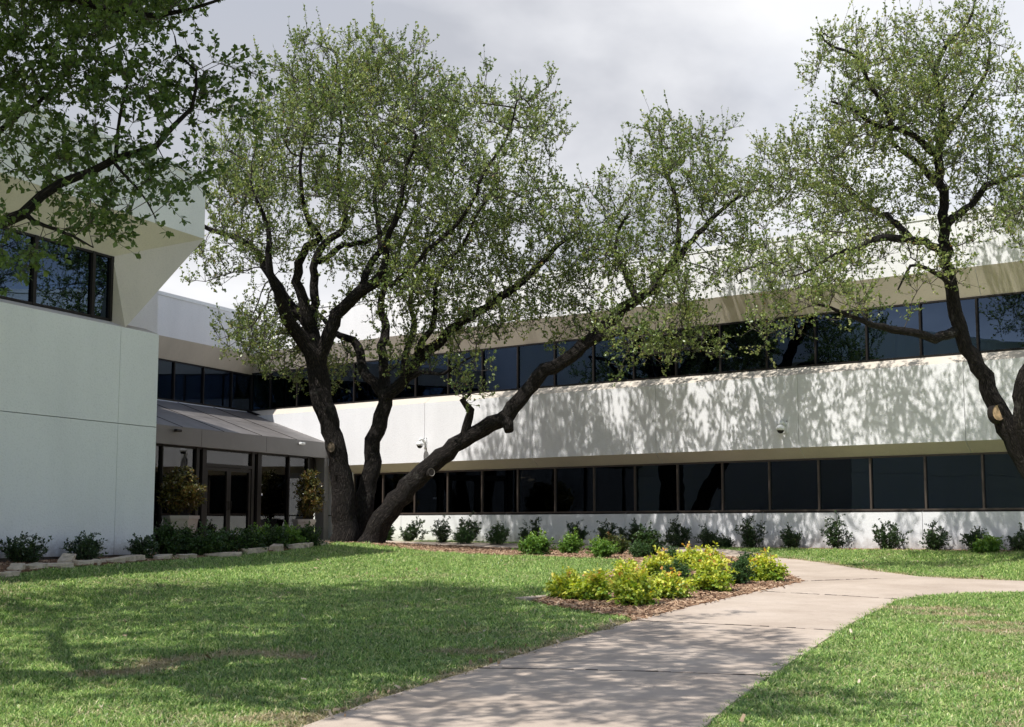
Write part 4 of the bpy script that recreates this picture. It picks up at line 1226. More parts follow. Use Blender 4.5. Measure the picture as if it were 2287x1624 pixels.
# --- near oak: its trunk stands outside the picture on the left, boughs reach in
FY = 13.0
limbsF = [
    ('trunk', [(-7.6, 12.6, -1.6), (-7.55, 12.6, -0.4), (-7.3, 12.6, 0.8), (-7.1, 12.5, 2.0), (-6.9, 12.3, 3.4), (-6.6, 11.6, 5.0), (-6.2, 10.8, 6.8), (-5.8, 10.2, 8.6)], [0.46, 0.36, 0.31, 0.29, 0.26, 0.20, 0.13, 0.07], 0.6),
    ('limb', [(-7.05, 12.45, 2.4)] + [at(x, y, FY + d) for x, y, d in ((-330, 590, -0.3), (-150, 525, -0.1))] + [at(x, y, FY + d) for x, y, d in ((0, 494, 0), (40, 479, 0), (85, 439, 0.05), (140, 404, 0.1), (209, 381, 0.15), (259, 349, 0.2), (339, 322, 0.3), (384, 284, 0.35), (429, 244, 0.4), (444, 200, 0.4), (444, 160, 0.4), (400, 120, 0.4), (390, 80, 0.4))],
     [0.16, 0.11, 0.075, 0.058, 0.054, 0.05, 0.044, 0.04, 0.035, 0.03, 0.025, 0.02, 0.016, 0.013, 0.010, 0.007], 0.15),
    ('limb', [(-6.75, 12.0, 4.2)] + [at(x, y, FY + d) for x, y, d in ((-120, -60, 0.6), (60, -20, 0.7), (150, 0, 0.7), (219, 20, 0.7), (279, 25, 0.75), (349, 35, 0.8), (424, 20, 0.8), (489, 0, 0.8), (540, -40, 0.8))],
     [0.14, 0.07, 0.045, 0.04, 0.036, 0.033, 0.028, 0.02, 0.014, 0.008], 0.2),
    ('limb', [at(x, y, FY + d) for x, y, d in ((52, 474, 0), (75, 492, -0.1), (100, 504, -0.2), (165, 529, -0.3), (209, 553, -0.4))], [0.03, 0.022, 0.018, 0.012, 0.006], 0.2),
    ('limb', [at(x, y, FY + d) for x, y, d in ((250, 356, 0.2), (270, 384, 0.0), (299, 414, -0.1), (329, 449, -0.2), (349, 489, -0.2))], [0.022, 0.016, 0.013, 0.01, 0.005], 0.2),
    ('limb', [at(x, y, FY + d) for x, y, d in ((259, 349, 0.2), (262, 290, 0.5), (275, 220, 0.6), (285, 140, 0.6), (250, 60, 0.6))], [0.022, 0.017, 0.013, 0.009, 0.005], 0.2),
    ('limb', [at(x, y, FY + d) for x, y, d in ((-150, 525, -0.1), (-90, 400, 0.5), (0, 300, 0.8), (90, 220, 1.0), (170, 130, 1.1))], [0.05, 0.04, 0.03, 0.02, 0.008], 0.2),
    ('limb', [(-6.65, 11.7, 4.8), (-5.2, 11.6, 6.4), (-3.6, 11.4, 7.4), (-2.0, 11.2, 8.0)], [0.15, 0.11, 0.07, 0.03], 0.3),
    ('limb', [(-6.5, 11.3, 5.4), (-6.6, 13.4, 7.2), (-6.4, 15.4, 8.4), (-6.0, 17.0, 9.2)], [0.15, 0.11, 0.07, 0.03], 0.3),
    ('limb', [(-6.7, 11.9, 4.4), (-8.6, 13.2, 6.2), (-9.8, 14.6, 7.6), (-10.6, 16.0, 8.4)], [0.14, 0.10, 0.06, 0.03], 0.3),
    ('limb', [(-6.5, 11.4, 5.2), (-6.0, 9.2, 6.8), (-5.0, 7.4, 7.8)], [0.13, 0.08, 0.03], 0.3),
]


def to_px(P):
    d = P - _eye
    z = d @ _fw
    return CX + FPX * (d @ _rt) / z, CY - FPX * (d @ _up) / z


rng = np.random.default_rng(21)
attrF1 = np.vstack([blob_px(*b[:6], int(b[6] * 1.7)) for b in [
    (60, 110, 170, 130, FY + 0.8, 0.9, 230), (300, 200, 110, 110, FY + 0.5, 0.6, 95), (390, 200, 70, 130, FY + 0.4, 0.5, 75), (30, 330, 120, 70, FY + 0.5, 0.6, 80), (340, 455, 45, 40, FY - 0.2, 0.3, 14),
    (150, 500, 110, 50, FY - 0.2, 0.5, 40), (40, 545, 60, 35, FY - 0.1, 0.4, 14), (400, 40, 70, 40, FY + 0.8, 0.4, 30), (250, 350, 150, 45, FY + 0.1, 0.4, 50), (230, 120, 60, 90, FY + 0.6, 0.4, 16), (-200, 300, 180, 260, FY + 0.4, 1.2, 120)]])


def ball3(c, r, n):
    nc = max(3, n // 70)
    cc = np.array(c)[None] + ball(nc) * np.array(r)[None]
    pk = rng.integers(0, nc, n)
    return cc[pk] + rng.normal(0, 1, (n, 3)) * rng.uniform(0.4, 0.85, nc)[pk][:, None] * np.array([1, 1, 0.7])


attrF2 = np.vstack([ball3((-6.4, 12.6, 8.6), (5.2, 4.6, 2.4), 2600), ball3((-7.6, 17.0, 9.0), (4.6, 3.8, 2.0), 2200), ball3((-3.2, 10.2, 8.4), (1.9, 2.2, 1.4), 560), ball3((-10.0, 18.0, 8.5), (2.6, 3.5, 2.0), 700), ball3((-7.2, 20.0, 9.2), (2.3, 2.2, 1.5), 700)])
px, py = to_px(attrF2)
attrF2 = attrF2[(py < -60) | (px < -60) | ((px < 440) & (py < 70))]
lbs, lbo = LB.so(attrF2[:, 0], attrF2[:, 1])
attrF2 = attrF2[lbo > 0.5]
attrF2 = attrF2[attrF2[:, 0] < -1.2]
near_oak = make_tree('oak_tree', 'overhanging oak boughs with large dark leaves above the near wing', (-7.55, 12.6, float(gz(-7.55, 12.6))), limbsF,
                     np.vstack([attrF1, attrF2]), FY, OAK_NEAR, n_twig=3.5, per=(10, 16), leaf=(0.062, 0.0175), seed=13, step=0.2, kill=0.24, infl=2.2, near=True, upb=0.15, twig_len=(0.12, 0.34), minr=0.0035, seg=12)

#@@SHRUBS
# ------------------------------------------------------------------ shrubs
def plane_at(fr, x, o):
    """ground point on the line o metres before a wall, seen at survey column x"""
    r = ray(x, 1215.0)
    d = np.array([r[0], r[1]])
    k = ((fr.O + fr.n * o) @ fr.n) / (d @ fr.n)
    return d[0] * k, d[1] * k


def shrub(name, label, XY, h, w, kind, group=None, seed=0, z=None, cat='shrub', lean=0.0):
    """stems and foliage of one shrub; h, w in metres"""
    global rng
    rng = np.random.default_rng(1000 + seed)
    X, Y = XY
    zb = float(gz(X, Y)) if z is None else z
    root = empty(name, loc=(X, Y, zb), label=label, cat=cat, group=group)
    base = np.array([X, Y, zb])
    mat = dict(holly=HOLLY, box=BOX, nandina=NANDINA, lime=LIME, dark=DARKNAN, red=REDGREEN, magnolia=BRONZELEAF)[kind]
    ns = dict(holly=13, box=18, nandina=22, lime=17, dark=17, red=13, magnolia=30)[kind]
    ns = max(5, int(ns * (0.55 + 0.6 * w / 0.8)))
    ang = rng.uniform(0, 2 * math.pi, ns)
    out = np.sqrt(rng.uniform(0.0, 1, ns))
    hh = h * (1 - 0.55 * out ** 2) * rng.uniform(0.78, 1.02, ns)
    if kind == 'holly':
        hh = h * rng.uniform(0.55, 1.0, ns) * (1 - 0.25 * out)
    if kind == 'magnolia':
        hh = h * rng.uniform(0.35, 1.0, ns); out = out * np.clip(1.1 - (hh / h - 0.45).clip(0) * 1.1, 0.3, 1)
    hh[0] = h; out[0] *= 0.4
    foot = base + np.stack([np.cos(ang) * out * w * 0.12, np.sin(ang) * out * w * 0.12, np.full(ns, -0.05)], 1)
    tip = base + np.stack([np.cos(ang) * out * w * 0.47 + lean * hh, np.sin(ang) * out * w * 0.47, hh * 0.97], 1)
    mid = (foot + tip) / 2 + np.stack([np.cos(ang) * out * w * 0.10, np.sin(ang) * out * w * 0.10, hh * 0.03], 1)
    V1, F1 = sticks(foot, mid, np.full(ns, 0.009), np.full(ns, 0.006), 4)
    V2, F2 = sticks(mid, tip, np.full(ns, 0.006), np.full(ns, 0.003), 4)
    # side shoots
    nsd = dict(holly=13, box=22, nandina=14, lime=14, dark=15, red=12, magnolia=14)[kind]
    ix = np.repeat(np.arange(ns), nsd)
    t = rng.uniform(0.22 if kind != 'holly' else 0.15, 1.0, len(ix))
    P = np.where((t < 0.5)[:, None], foot[ix] + (mid - foot)[ix] * (t * 2)[:, None], mid[ix] + (tip - mid)[ix] * (t * 2 - 1)[:, None])
    sl = dict(holly=0.17, box=0.14, nandina=0.20, lime=0.20, dark=0.22, red=0.18, magnolia=0.17)[kind] * rng.uniform(0.5, 1.3, len(ix))
    sd = unit(rng.normal(0, 1, (len(ix), 3)) * np.array([1, 1, 0.55]) + np.array([0, 0, 0.55 if kind != 'nandina' else 0.3]))
    E_ = P + sd * sl[:, None]
    V3, F3 = sticks(P, E_, np.full(len(ix), 0.003), np.full(len(ix), 0.0015), 3)
    V = np.vstack([V1, V2, V3]); F = np.vstack([F1, F2 + len(V1), F3 + len(V1) + len(V2)])
    raw_mesh('stem', V, F, 4, TWIG, root, smooth=True)
    nl = dict(holly=15, box=16, nandina=12, lime=14, dark=15, red=13, magnolia=10)[kind]
    lf = dict(holly=(0.058, 0.017), box=(0.034, 0.012), nandina=(0.075, 0.022), lime=(0.066, 0.021), dark=(0.066, 0.020), red=(0.058, 0.018), magnolia=(0.11, 0.026))[kind]
    jx = np.repeat(np.arange(len(ix)), nl)
    tt = rng.uniform(0.15, 1.05, len(jx))
    LP = P[jx] + (E_ - P)[jx] * tt[:, None] + rng.normal(0, 0.008, (len(jx), 3))
    LD = unit(sd[jx] * 0.6 + rng.normal(0, 0.6, LP.shape) + np.array([0, 0, -0.25 if kind in ('nandina', 'lime', 'dark') else 0.15]))
    Ln = lf[0] * rng.uniform(0.6, 1.25, len(LP)); Wd = lf[1] * rng.uniform(0.75, 1.25, len(LP))
    low = LP[:, 2] < zb + 0.02
    LP[low, 2] = zb + 0.03
    Vl, Fl, k = leaves(LP, LD, Ln, Wd, near=False, up=0.9)
    hrel = (LP[:, 2] - zb) / h
    ti = np.clip(0.35 + rng.normal(0, 0.2, len(LP)) + np.repeat(rng.normal(0, 0.16, len(ix)), nl) + (0.55 * (hrel - 0.5) if kind in ('nandina', 'lime', 'red') else 0), 0, 1)
    raw_mesh('foliage', Vl, Fl, 3, mat, root, tint=np.repeat(ti, k), kind='stuff')
    return root


def px_h(XY, px):
    return px * XY[1] / FPX


# along the foot of the long wing
row = [
    (862, 41, 34, 1.0, 'holly', 'small dark shrub half hidden behind the big oak trunks'),
    (915, 48, 58, 1.2, 'holly', 'leaning dark green shrub by the wall just past the oak trunks'),
    (990, 55, 50, 1.4, 'holly', 'upright holly by the walk between the leaning shrub and a taller one'), (1047, 58, 50, 0.9, 'holly', 'tall holly at the wall behind a low rounded shrub'), (1035, 40, 40, 1.9, 'box', 'low rounded dark shrub before a taller holly on the walk'),
    (1114, 46, 50, 1.6, 'box', 'rounded dense dark green shrub alone beside the walk'),
    (1187, 52, 46, 0.8, 'holly', 'dark holly at the wall behind the broadest bright green plant'), (1285, 52, 48, 0.8, 'holly', 'dark holly at the wall behind a narrow bright green plant'), (1352, 54, 46, 0.8, 'holly', 'dark holly at the wall behind the reddish shrub'), (1413, 54, 50, 0.8, 'holly', 'dark holly at the wall behind the mid green leafy shrub'),
    (1513, 58, 58, 0.7, 'holly', 'broad upright shrub with olive leaves against the wall'), (1583, 46, 48, 0.7, 'holly', 'dark holly at the wall with a tiny shrub beside it'), (1620, 24, 30, 0.7, 'holly', 'tiny shrub beside a larger one at the wall foot'),
    (1680, 74, 62, 0.7, 'holly', 'tall wide dark shrub against the wall where the walk joins the path'), (1768, 48, 48, 0.6, 'holly', 'short shrub on the wall between the tall wide and the tallest narrow shrub'), (1870, 78, 46, 0.6, 'holly', 'tallest narrow shrub against the white wall behind the far lawn'),
    (1985, 58, 84, 0.6, 'holly', 'widest sprawling dark shrub against the wall behind the far lawn'), (2090, 56, 70, 0.6, 'holly', 'spreading open dark shrub at the wall behind the far lawn'), (2187, 50, 56, 0.6, 'holly', 'dark shrub at the wall with a light green plant in front'), (2283, 44, 46, 0.6, 'holly', 'last dark shrub at the wall beyond the low bright green plant'),
]
sd_ = 0
for x, hp, wp, o, kind, lab in row:
    XY = plane_at(RW, x, o); sd_ += 1
    shrub('shrub', lab or 'young dark green holly shrub against the foot of the long white wall', XY, px_h(XY, hp) * 1.05, px_h(XY, wp) * 1.1, kind, 'shrubs along the long wing', sd_, lean=0.35 if x == 915 else 0)
# light green plants in the mulch before them
for x, yb, hp, wp, kind, lab in [
    (1197, 1241, 46, 76, 'lime', 'broad bright green plant in mulch, widest beside the walk'), (1277, 1238, 46, 50, 'lime', 'bright green plant in mulch before a dark holly'),
    (1345, 1247, 38, 62, 'lime', 'low bright green plant in mulch beside a reddish shrub'), (1377, 1240, 50, 58, 'red', 'reddish green shrub in mulch behind a bright plant'),
    (1446, 1242, 58, 64, 'dark', 'mid green leafy shrub in mulch by the dark round shrub'), (1430, 1247, 34, 56, 'box', 'low rounded dark green shrub in mulch by the walk'),
    (2208, 1231, 26, 58, 'lime', 'low bright green plant at the foot of the wall behind the far lawn')]:
    XY = gpt(x, yb) if x < 2000 else plane_at(RW, x, 1.2); sd_ += 1
    shrub('shrub', lab, XY, px_h(XY, hp), px_h(XY, wp), kind, 'plants in the mulch by the walk', sd_)
# yellow nandina bed at the fork of the path
for x, yb, hp, wp, kind, lab in [
    (1270, 1338, 62, 70, 'nandina', 'yellow green nandina at the tip of the bed beside the lawn'), (1325, 1342, 66, 78, 'nandina', 'yellow green nandina on the lawn side of the bed, full and round'),
    (1415, 1354, 86, 100, 'nandina', 'largest bright yellow nandina at the front of the bed by the path'), (1400, 1325, 78, 90, 'nandina', 'tall yellow nandina behind the largest one in the bed'), (1495, 1339, 56, 82, 'nandina', 'greenish nandina in the bed on open mulch near the path'),
    (1475, 1292, 62, 70, 'nandina', 'orange tipped nandina at the back of the bed on the lawn side'), (1530, 1272, 50, 80, 'nandina', 'yellow nandina at the back of the bed behind the dark shrub'), (1590, 1322, 84, 92, 'nandina', 'tall orange tipped nandina in the middle of the bed'), (1585, 1278, 56, 66, 'nandina', 'slender yellow nandina at the back of the bed by the walk'),
    (1712, 1299, 60, 74, 'nandina', 'round yellow nandina at the end of the bed where the path forks'),
    (1512, 1304, 52, 92, 'box', 'dark green dense shrub among yellow nandinas in the bed centre'), (1655, 1306, 56, 84, 'box', 'dark green dense shrub beside the last yellow nandina'), (1500, 1262, 36, 56, 'box', 'small dark shrub at the back of the nandina bed'), (1670, 1274, 40, 60, 'box', 'dark shrub at the back of the bed near the walk')]:
    XY = gpt(x, yb); sd_ += 1
    shrub('shrub', lab, XY, px_h(XY, hp) * 0.93, px_h(XY, wp) * 0.86, kind, 'shrubs of the nandina bed', sd_)
# near wing and entrance bed
for x, yb, hp, wp, kind, lab in [
    (55, 1262, 58, 92, 'holly', 'open two-pronged dark shrub before the near shaded wall'), (193, 1256, 54, 74, 'holly', 'upright dark shrub in the middle of the near shaded wall'), (318, 1249, 42, 54, 'holly', 'compact dark shrub at the corner of the near wing'),
    (-70, 1278, 60, 80, 'holly', 'dark shrub further along the near shaded wall')]:
    XY = plane_at(LB, x, 0.62); sd_ += 1
    shrub('shrub', lab, XY, px_h(XY, hp) * 1.12, px_h(XY, wp) * 1.1, kind, 'shrubs along the near wing', sd_)
for x, yb, hp, wp, kind, lab in [
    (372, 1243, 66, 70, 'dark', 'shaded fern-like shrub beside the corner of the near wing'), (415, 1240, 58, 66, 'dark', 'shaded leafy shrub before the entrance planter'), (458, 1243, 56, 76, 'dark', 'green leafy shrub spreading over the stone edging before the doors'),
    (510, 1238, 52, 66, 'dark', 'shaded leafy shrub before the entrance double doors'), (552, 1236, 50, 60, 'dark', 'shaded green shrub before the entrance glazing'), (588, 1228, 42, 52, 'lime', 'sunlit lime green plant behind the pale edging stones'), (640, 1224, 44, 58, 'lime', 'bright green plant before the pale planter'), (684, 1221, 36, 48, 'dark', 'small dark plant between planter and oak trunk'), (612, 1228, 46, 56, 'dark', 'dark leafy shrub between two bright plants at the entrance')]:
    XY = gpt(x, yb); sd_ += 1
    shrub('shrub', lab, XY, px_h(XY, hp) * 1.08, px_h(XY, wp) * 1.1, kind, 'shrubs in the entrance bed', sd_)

# planters with clipped magnolias
for (x0, x1, xt, yt, yb, hs, ws, lab, slab) in [(362, 442, 402, 1152, 1215, 112, 98, 'grey tapered planter in shade by the near wing', 'bronze leaved bush in the shaded planter'),
                                               (652, 704, 688, 1160, 1215, 104, 66, 'grey tapered planter catching sunlight beside the oak trunk', 'bronze and yellow leaved bush in the sunlit planter')]:
    fr_o = 0.62
    X, Y = plane_at(EN, (x0 + x1) / 2, fr_o)
    s0, o0 = EN.so(X, Y)
    zt = EYE + (1175 - yt) * Y / FPX
    o = empty('planter', loc=(X, Y, 0.1), label=lab, cat='planter', group='planters at the entrance')
    m = MB()
    hw = (x1 - x0) / 2 * Y / FPX
    zz = [0.05, 0.35, zt - 0.10, zt - 0.097, zt]
    rr = [0.62, 0.78, 0.97, 1.03, 1.03]
    seg = 6
    for z_, q in zip(zz, rr):
        for k in range(seg):
            t = 2 * math.pi * (k + 0.15) / seg
            m.v.append(Vector((X + hw * q * math.cos(t), Y + hw * q * math.sin(t), z_)))
    for i in range(len(zz) - 1):
        for k in range(seg):
            m.f.append((i * seg + k, i * seg + (k + 1) % seg, (i + 1) * seg + (k + 1) % seg, (i + 1) * seg + k)); m.m.append(0)
    m.f.append(tuple(4 * seg + k for k in range(seg))); m.m.append(0)
    m.build('pot', PLANTER, o)
    m = MB(); m.lathe((X, Y, zt + 0.004), [(hw * 0.8, 0.0), (hw * 0.6, 0.02), (0.0, 0.03)], 12); m.build('soil', SOIL, o)
    Xs, Ys = X + (xt - (x0 + x1) / 2) * Y / FPX, Y
    sd_ += 1
    shrub('potted_bush', slab, (Xs, Ys), hs * Y / FPX, ws * 1.12 * Y / FPX, 'magnolia', 'bushes in the entrance planters', sd_, z=zt + 0.02, cat='bush')

# two more oaks of the same stock beyond the near wing, seen in the upper windows' reflections
for k, (X, Y, rz, sc_) in enumerate([(-27.0, 29.0, 3.9, 0.95)]):
    c = oak.copy(); C.objects.link(c)
    c.location = (X, Y, -0.2); c.rotation_euler = (0, 0, rz); c.scale = (sc_,) * 3
    c['label'] = ['oak behind the near wing, mirrored in the upper windows', 'second oak behind the near wing roof, mirrored further along'][k]; c['group'] = 'oaks beyond the near wing'
    for ch in oak.children:
        if ch.name.startswith('pruning'): continue
        d = ch.copy(); C.objects.link(d); d.parent = c
        for g in ch.children:
            e_ = g.copy(); C.objects.link(e_); e_.parent = d

# ------------------------------------------------------------------ stones edging the left bed
edging = empty('stone_edging', label='rough pale limestone blocks edging the bed along the near wing', cat='edging')
rng = np.random.default_rng(77)
for (x, y, L_, hgt, rot, tip) in [(-120, 1312, 0.55, 0.16, 0.3, 0), (-50, 1299, 0.5, 0.16, 0.2, 0), (16, 1287, 0.42, 0.10, 0.35, 0.05), (36, 1277, 0.34, 0.20, 0.6, 0.3), (74, 1272, 0.60, 0.17, 0.3, 0.1), (128, 1268, 0.62, 0.14, 0.35, 0), (149, 1262, 0.40, 0.34, 0.9, 0.4), (181, 1263, 0.42, 0.17, 0.3, 0), (215, 1261, 0.48, 0.16, 0.3, 0.05), (252, 1258, 0.5, 0.17, 0.3, 0.1),
                              (280, 1256, 0.42, 0.24, 0.35, 0.1), (302, 1254, 0.4, 0.25, 0.2, 0), (362, 1251, 0.50, 0.22, 0.3, 0.1), (415, 1249, 0.80, 0.20, 0.25, 0), (495, 1244, 0.95, 0.18, 0.45, 0.1), (568, 1237, 1.05, 0.28, 0.5, 0.12), (617, 1231, 0.50, 0.33, 0.7, 0.2), (660, 1226, 0.55, 0.26, 0.2, 0.15), (684, 1223, 0.5, 0.26, 0.3, 0.1), (712, 1219, 0.6, 0.18, 0.2, 0)]:
    X, Y = gpt(x, y)
    bm = bmesh.new()
    bmesh.ops.create_cube(bm, size=1)
    bmesh.ops.subdivide_edges(bm, edges=bm.edges[:], cuts=1, use_grid_fill=True)
    for v in bm.verts:
        c = v.co.copy()
        k = 1 + rng.uniform(-0.16, 0.10)
        v.co = Vector((c.x * L_ * k * (1 - 0.12 * (abs(c.y) > 0.4)), c.y * 0.26 * (1 + rng.uniform(-0.2, 0.1)), (c.z + 0.10) * (hgt * 0.55 + 0.03) * (1 + rng.uniform(-0.16, 0.12)) + tip * c.x * 0.3))
    bmesh.ops.bevel(bm, geom=bm.edges[:], offset=0.012, segments=1, affect='EDGES')
    a = math.atan2(LB.u[1], LB.u[0]) + rng.normal(0, 0.22) + (rot - 0.3) * 0.6
    M = Matrix.Translation((X, Y, float(gz(X, Y)) + 0.02)) @ Matrix.Rotation(a, 4, 'Z')
    bm.verts.index_update()
    mesh_obj('stone', [M @ v.co for v in bm.verts], [[v.index for v in f.verts] for f in bm.faces], STONE, edging)
    bm.free()
# cast edging strip at the tip of the nandina bed
P0, P1 = gpt(1183, 1340), gpt(1268, 1326)
fr_k = Frame(P0, (P1[0] - P0[0], P1[1] - P0[1]))
m = MB(); Lk = math.hypot(P1[0] - P0[0], P1[1] - P0[1]); zk = float(gz(*P0))
m.box(fr_k, -0.3, Lk + 0.4, -0.10, 0.10, zk - 0.2, zk + 0.05, 0, bev=0.012)
m.build('kerb', CONCRETE, label='short concrete edging strip at the tip of the nandina bed', kind='structure')

# ------------------------------------------------------------------ grass, chips, fallen leaves
def blade_tuft(name, nb, rad, h, wd, seed):
    r = np.random.default_rng(seed)
    V, F, T = [], [], []
    for i in range(nb):
        a = r.uniform(0, 2 * math.pi); q = rad * math.sqrt(r.uniform())
        b = np.array([q * math.cos(a), q * math.sin(a), -0.012])
        th = r.uniform(0, 2 * math.pi); d = np.array([math.cos(th), math.sin(th), 0]); sdv = np.array([-d[1], d[0], 0])
        hh = h * r.uniform(0.55, 1.25); ln = r.uniform(0.5, 1.9) * hh
        w = wd * r.uniform(0.7, 1.3)
        k = len(V)
        m_ = b + d * ln * 0.35 + np.array([0, 0, hh * 0.6]); t_ = b + d * ln + np.array([0, 0, hh * r.uniform(0.75, 1.0)])
        V += [b - sdv * w * 0.5, b + sdv * w * 0.5, m_ + sdv * w * 0.42, m_ - sdv * w * 0.42, t_]
        F += [(k, k + 1, k + 2), (k, k + 2, k + 3), (k + 3, k + 2, k + 4)]
        T += [float(np.clip(r.normal(0.42, 0.24), 0, 1)) if r.uniform() > 0.09 else float(r.uniform(0.88, 1))] * 5
    me = bpy.data.meshes.new(name)
    me.from_pydata([tuple(v) for v in V], [], F); me.materials.append(GRASS)
    at_ = me.attributes.new('tint', 'FLOAT', 'POINT'); at_.data.foreach_set('value', np.array(T, np.float32))
    return bpy.data.objects.new(name, me)


def scatter(name, protos, pts, rot, scl, extra=None, **kw):
    """real instances of the prototype meshes on the given points"""
    coll = bpy.data.collections.new(name + '_source')
    for p in protos: coll.objects.link(p)
    me = bpy.data.meshes.new(name)
    me.vertices.add(len(pts)); me.vertices.foreach_set('co', np.ascontiguousarray(pts, np.float32).ravel())
    def fa(nm, arr, typ='FLOAT'):
        a = me.attributes.new(nm, typ, 'POINT')
        a.data.foreach_set('value' if typ in ('FLOAT', 'INT') else 'vector', np.ascontiguousarray(arr, np.float32 if typ != 'INT' else np.int32).ravel())
    fa('rot', rot, 'FLOAT_VECTOR'); fa('scl', scl, 'FLOAT_VECTOR'); fa('pick', rng.integers(0, len(protos), len(pts)), 'INT')
    fa('dry', extra if extra is not None else np.zeros(len(pts)))
    o = bpy.data.objects.new(name, me)
    finish(o, **kw)
    ng = bpy.data.node_groups.new(name + '_nodes', 'GeometryNodeTree')
    ng.interface.new_socket('Geometry', in_out='INPUT', socket_type='NodeSocketGeometry')
    ng.interface.new_socket('Geometry', in_out='OUTPUT', socket_type='NodeSocketGeometry')
    gi, go = ng.nodes.new('NodeGroupInput'), ng.nodes.new('NodeGroupOutput')
    ci = ng.nodes.new('GeometryNodeCollectionInfo'); ci.inputs[0].default_value = coll
    ci.inputs['Separate Children'].default_value = True; ci.inputs['Reset Children'].default_value = True
    ip = ng.nodes.new('GeometryNodeInstanceOnPoints'); ip.inputs['Pick Instance'].default_value = True
    def na(nm, typ):
        a = ng.nodes.new('GeometryNodeInputNamedAttribute'); a.data_type = typ; a.inputs[0].default_value = nm; return a.outputs[0]
    l = ng.links.new
    l(gi.outputs[0], ip.inputs['Points']); l(ci.outputs[0], ip.inputs['Instance']); l(na('pick', 'INT'), ip.inputs['Instance Index'])
    er = ng.nodes.new('FunctionNodeEulerToRotation'); l(na('rot', 'FLOAT_VECTOR'), er.inputs[0]); l(er.outputs[0], ip.inputs['Rotation'])
    l(na('scl', 'FLOAT_VECTOR'), ip.inputs['Scale'])
    l(ip.outputs[0], go.inputs[0])
    md_ = o.modifiers.new('scatter', 'NODES'); md_.node_group = ng
    return o


rng = np.random.default_rng(404)
tufts = [blade_tuft('grass_tuft', 28, 0.10, 0.043, 0.0092, 50 + i) for i in range(7)]


def vnoise(X, Y, s, seed):
    r = np.random.default_rng(seed)
    G = r.uniform(0, 1, (64, 64))
    x, y = X / s + 20, Y / s + 20
    i, j = np.floor(x).astype(int), np.floor(y).astype(int)
    u_, v_ = smooth01(x - i), smooth01(y - j)
    g = lambda a, b: G[a % 64, b % 64]
    return (g(i, j) * (1 - u_) + g(i + 1, j) * u_) * (1 - v_) + (g(i, j + 1) * (1 - u_) + g(i + 1, j + 1) * u_) * v_


def edge_dist(line, X, Y):
    d = np.full(X.shape, 1e9)
    for (x1, y1), (x2, y2) in zip(line[:-1], line[1:]):
        dx_, dy_ = x2 - x1, y2 - y1
        t = np.clip(((X - x1) * dx_ + (Y - y1) * dy_) / (dx_ * dx_ + dy_ * dy_ + 1e-9), 0, 1)
        d = np.minimum(d, np.hypot(X - x1 - t * dx_, Y - y1 - t * dy_))
    return d


def lawn_points(y0, y1, dens_, marg=2.5):
    w = 0.372 * y1 + marg
    n = int(2 * w * (y1 - y0) * dens_)
    X = rng.uniform(-w, w, n); Y = rng.uniform(y0, y1, n)
    k = np.abs(X) < 0.372 * Y + marg
    X, Y = X[k], Y[k]
    for poly in (path_poly, walk_poly, bed_poly, left_bed, wall_bed):
        k = ~inside(poly, X, Y); X, Y = X[k], Y[k]
    s, o = RW.so(X, Y); k = o > 0.5; X, Y = X[k], Y[k]
    s, o = LB.so(X, Y); k = (o > 0.5) | (s > 1.0); X, Y = X[k], Y[k]
    s, o = EN.so(X, Y); k = o > 1.8; X, Y = X[k], Y[k]
    k = np.hypot(X + 4.3, (Y - 38.5)) > 0.9; X, Y = X[k], Y[k]
    return X, Y


pts = []
for y0, y1, dn in ((8.5, 13, 270), (13, 18, 220), (18, 25, 170), (25, 33, 120), (33, 47, 90)):
    X, Y = lawn_points(y0, y1, dn)
    pts.append(np.stack([X, Y], 1))
pts = np.vstack(pts)
X, Y = pts[:, 0], pts[:, 1]
# worn, straw coloured patches: noise plus the long curved scar on the left lawn and the path margins
dry = 0.42 * smooth01((vnoise(X, Y, 1.3, 1) * 0.45 + vnoise(X, Y, 0.30, 2) * 0.55 - 0.52) / 0.25)
scar = gline([(212, 1505), (300, 1500), (352, 1488), (345, 1478), (440, 1470), (520, 1460), (600, 1457), (668, 1468)])
dry = np.maximum(dry, 1.0 * smooth01(1 - edge_dist(scar, X, Y) / (0.30 + 0.2 * vnoise(X, Y, 0.3, 5)) * 0.8))
pe = np.minimum(edge_dist(left_edge[:6], X, Y), edge_dist(far_edge, X, Y))
dry = np.maximum(dry, 0.9 * smooth01(1.1 - pe / (0.55 * vnoise(X, Y, 0.5, 8) + 0.08)))
rl = (X > 2.0) & (Y < 23)
dry = np.where(rl, np.clip(dry + 0.14, 0, 1), dry)
for c in (gpt(2130, 1372), gpt(2200, 1392), gpt(2270, 1410), gpt(2080, 1360), gpt(700, 1604), gpt(1110, 1455)):
    dry = np.maximum(dry, 0.85 * smooth01(1.15 - np.hypot((X - c[0]) / 1.3, (Y - c[1]) / 0.55) + 0.3 * vnoise(X, Y, 0.25, 9) - 0.15))
keep = rng.uniform(0, 1, len(X)) > 0.35 * dry
X, Y, dry = X[keep], Y[keep], dry[keep]
n = len(X)
far = np.clip((Y - 10) / 25, 0, 1)
sc = (1.0 + 0.55 * far) * rng.uniform(0.75, 1.25, n)
hs = sc * np.where(rng.uniform(0, 1, n) < 0.025, 1.7, 1.0) * (1 - 0.45 * dry) * (0.8 + 0.5 * vnoise(X, Y, 0.8, 12))
rot = np.stack([rng.normal(0, 0.10, n), rng.normal(0, 0.10, n), rng.uniform(0, 6.28, n)], 1)
scatter('grass', tufts, np.stack([X, Y, gz(X, Y) - 0.012], 1), rot, np.stack([sc, sc, hs], 1), extra=dry, kind='stuff', label='short green lawn grass with straw coloured dry patches')
print('grass tufts', n)


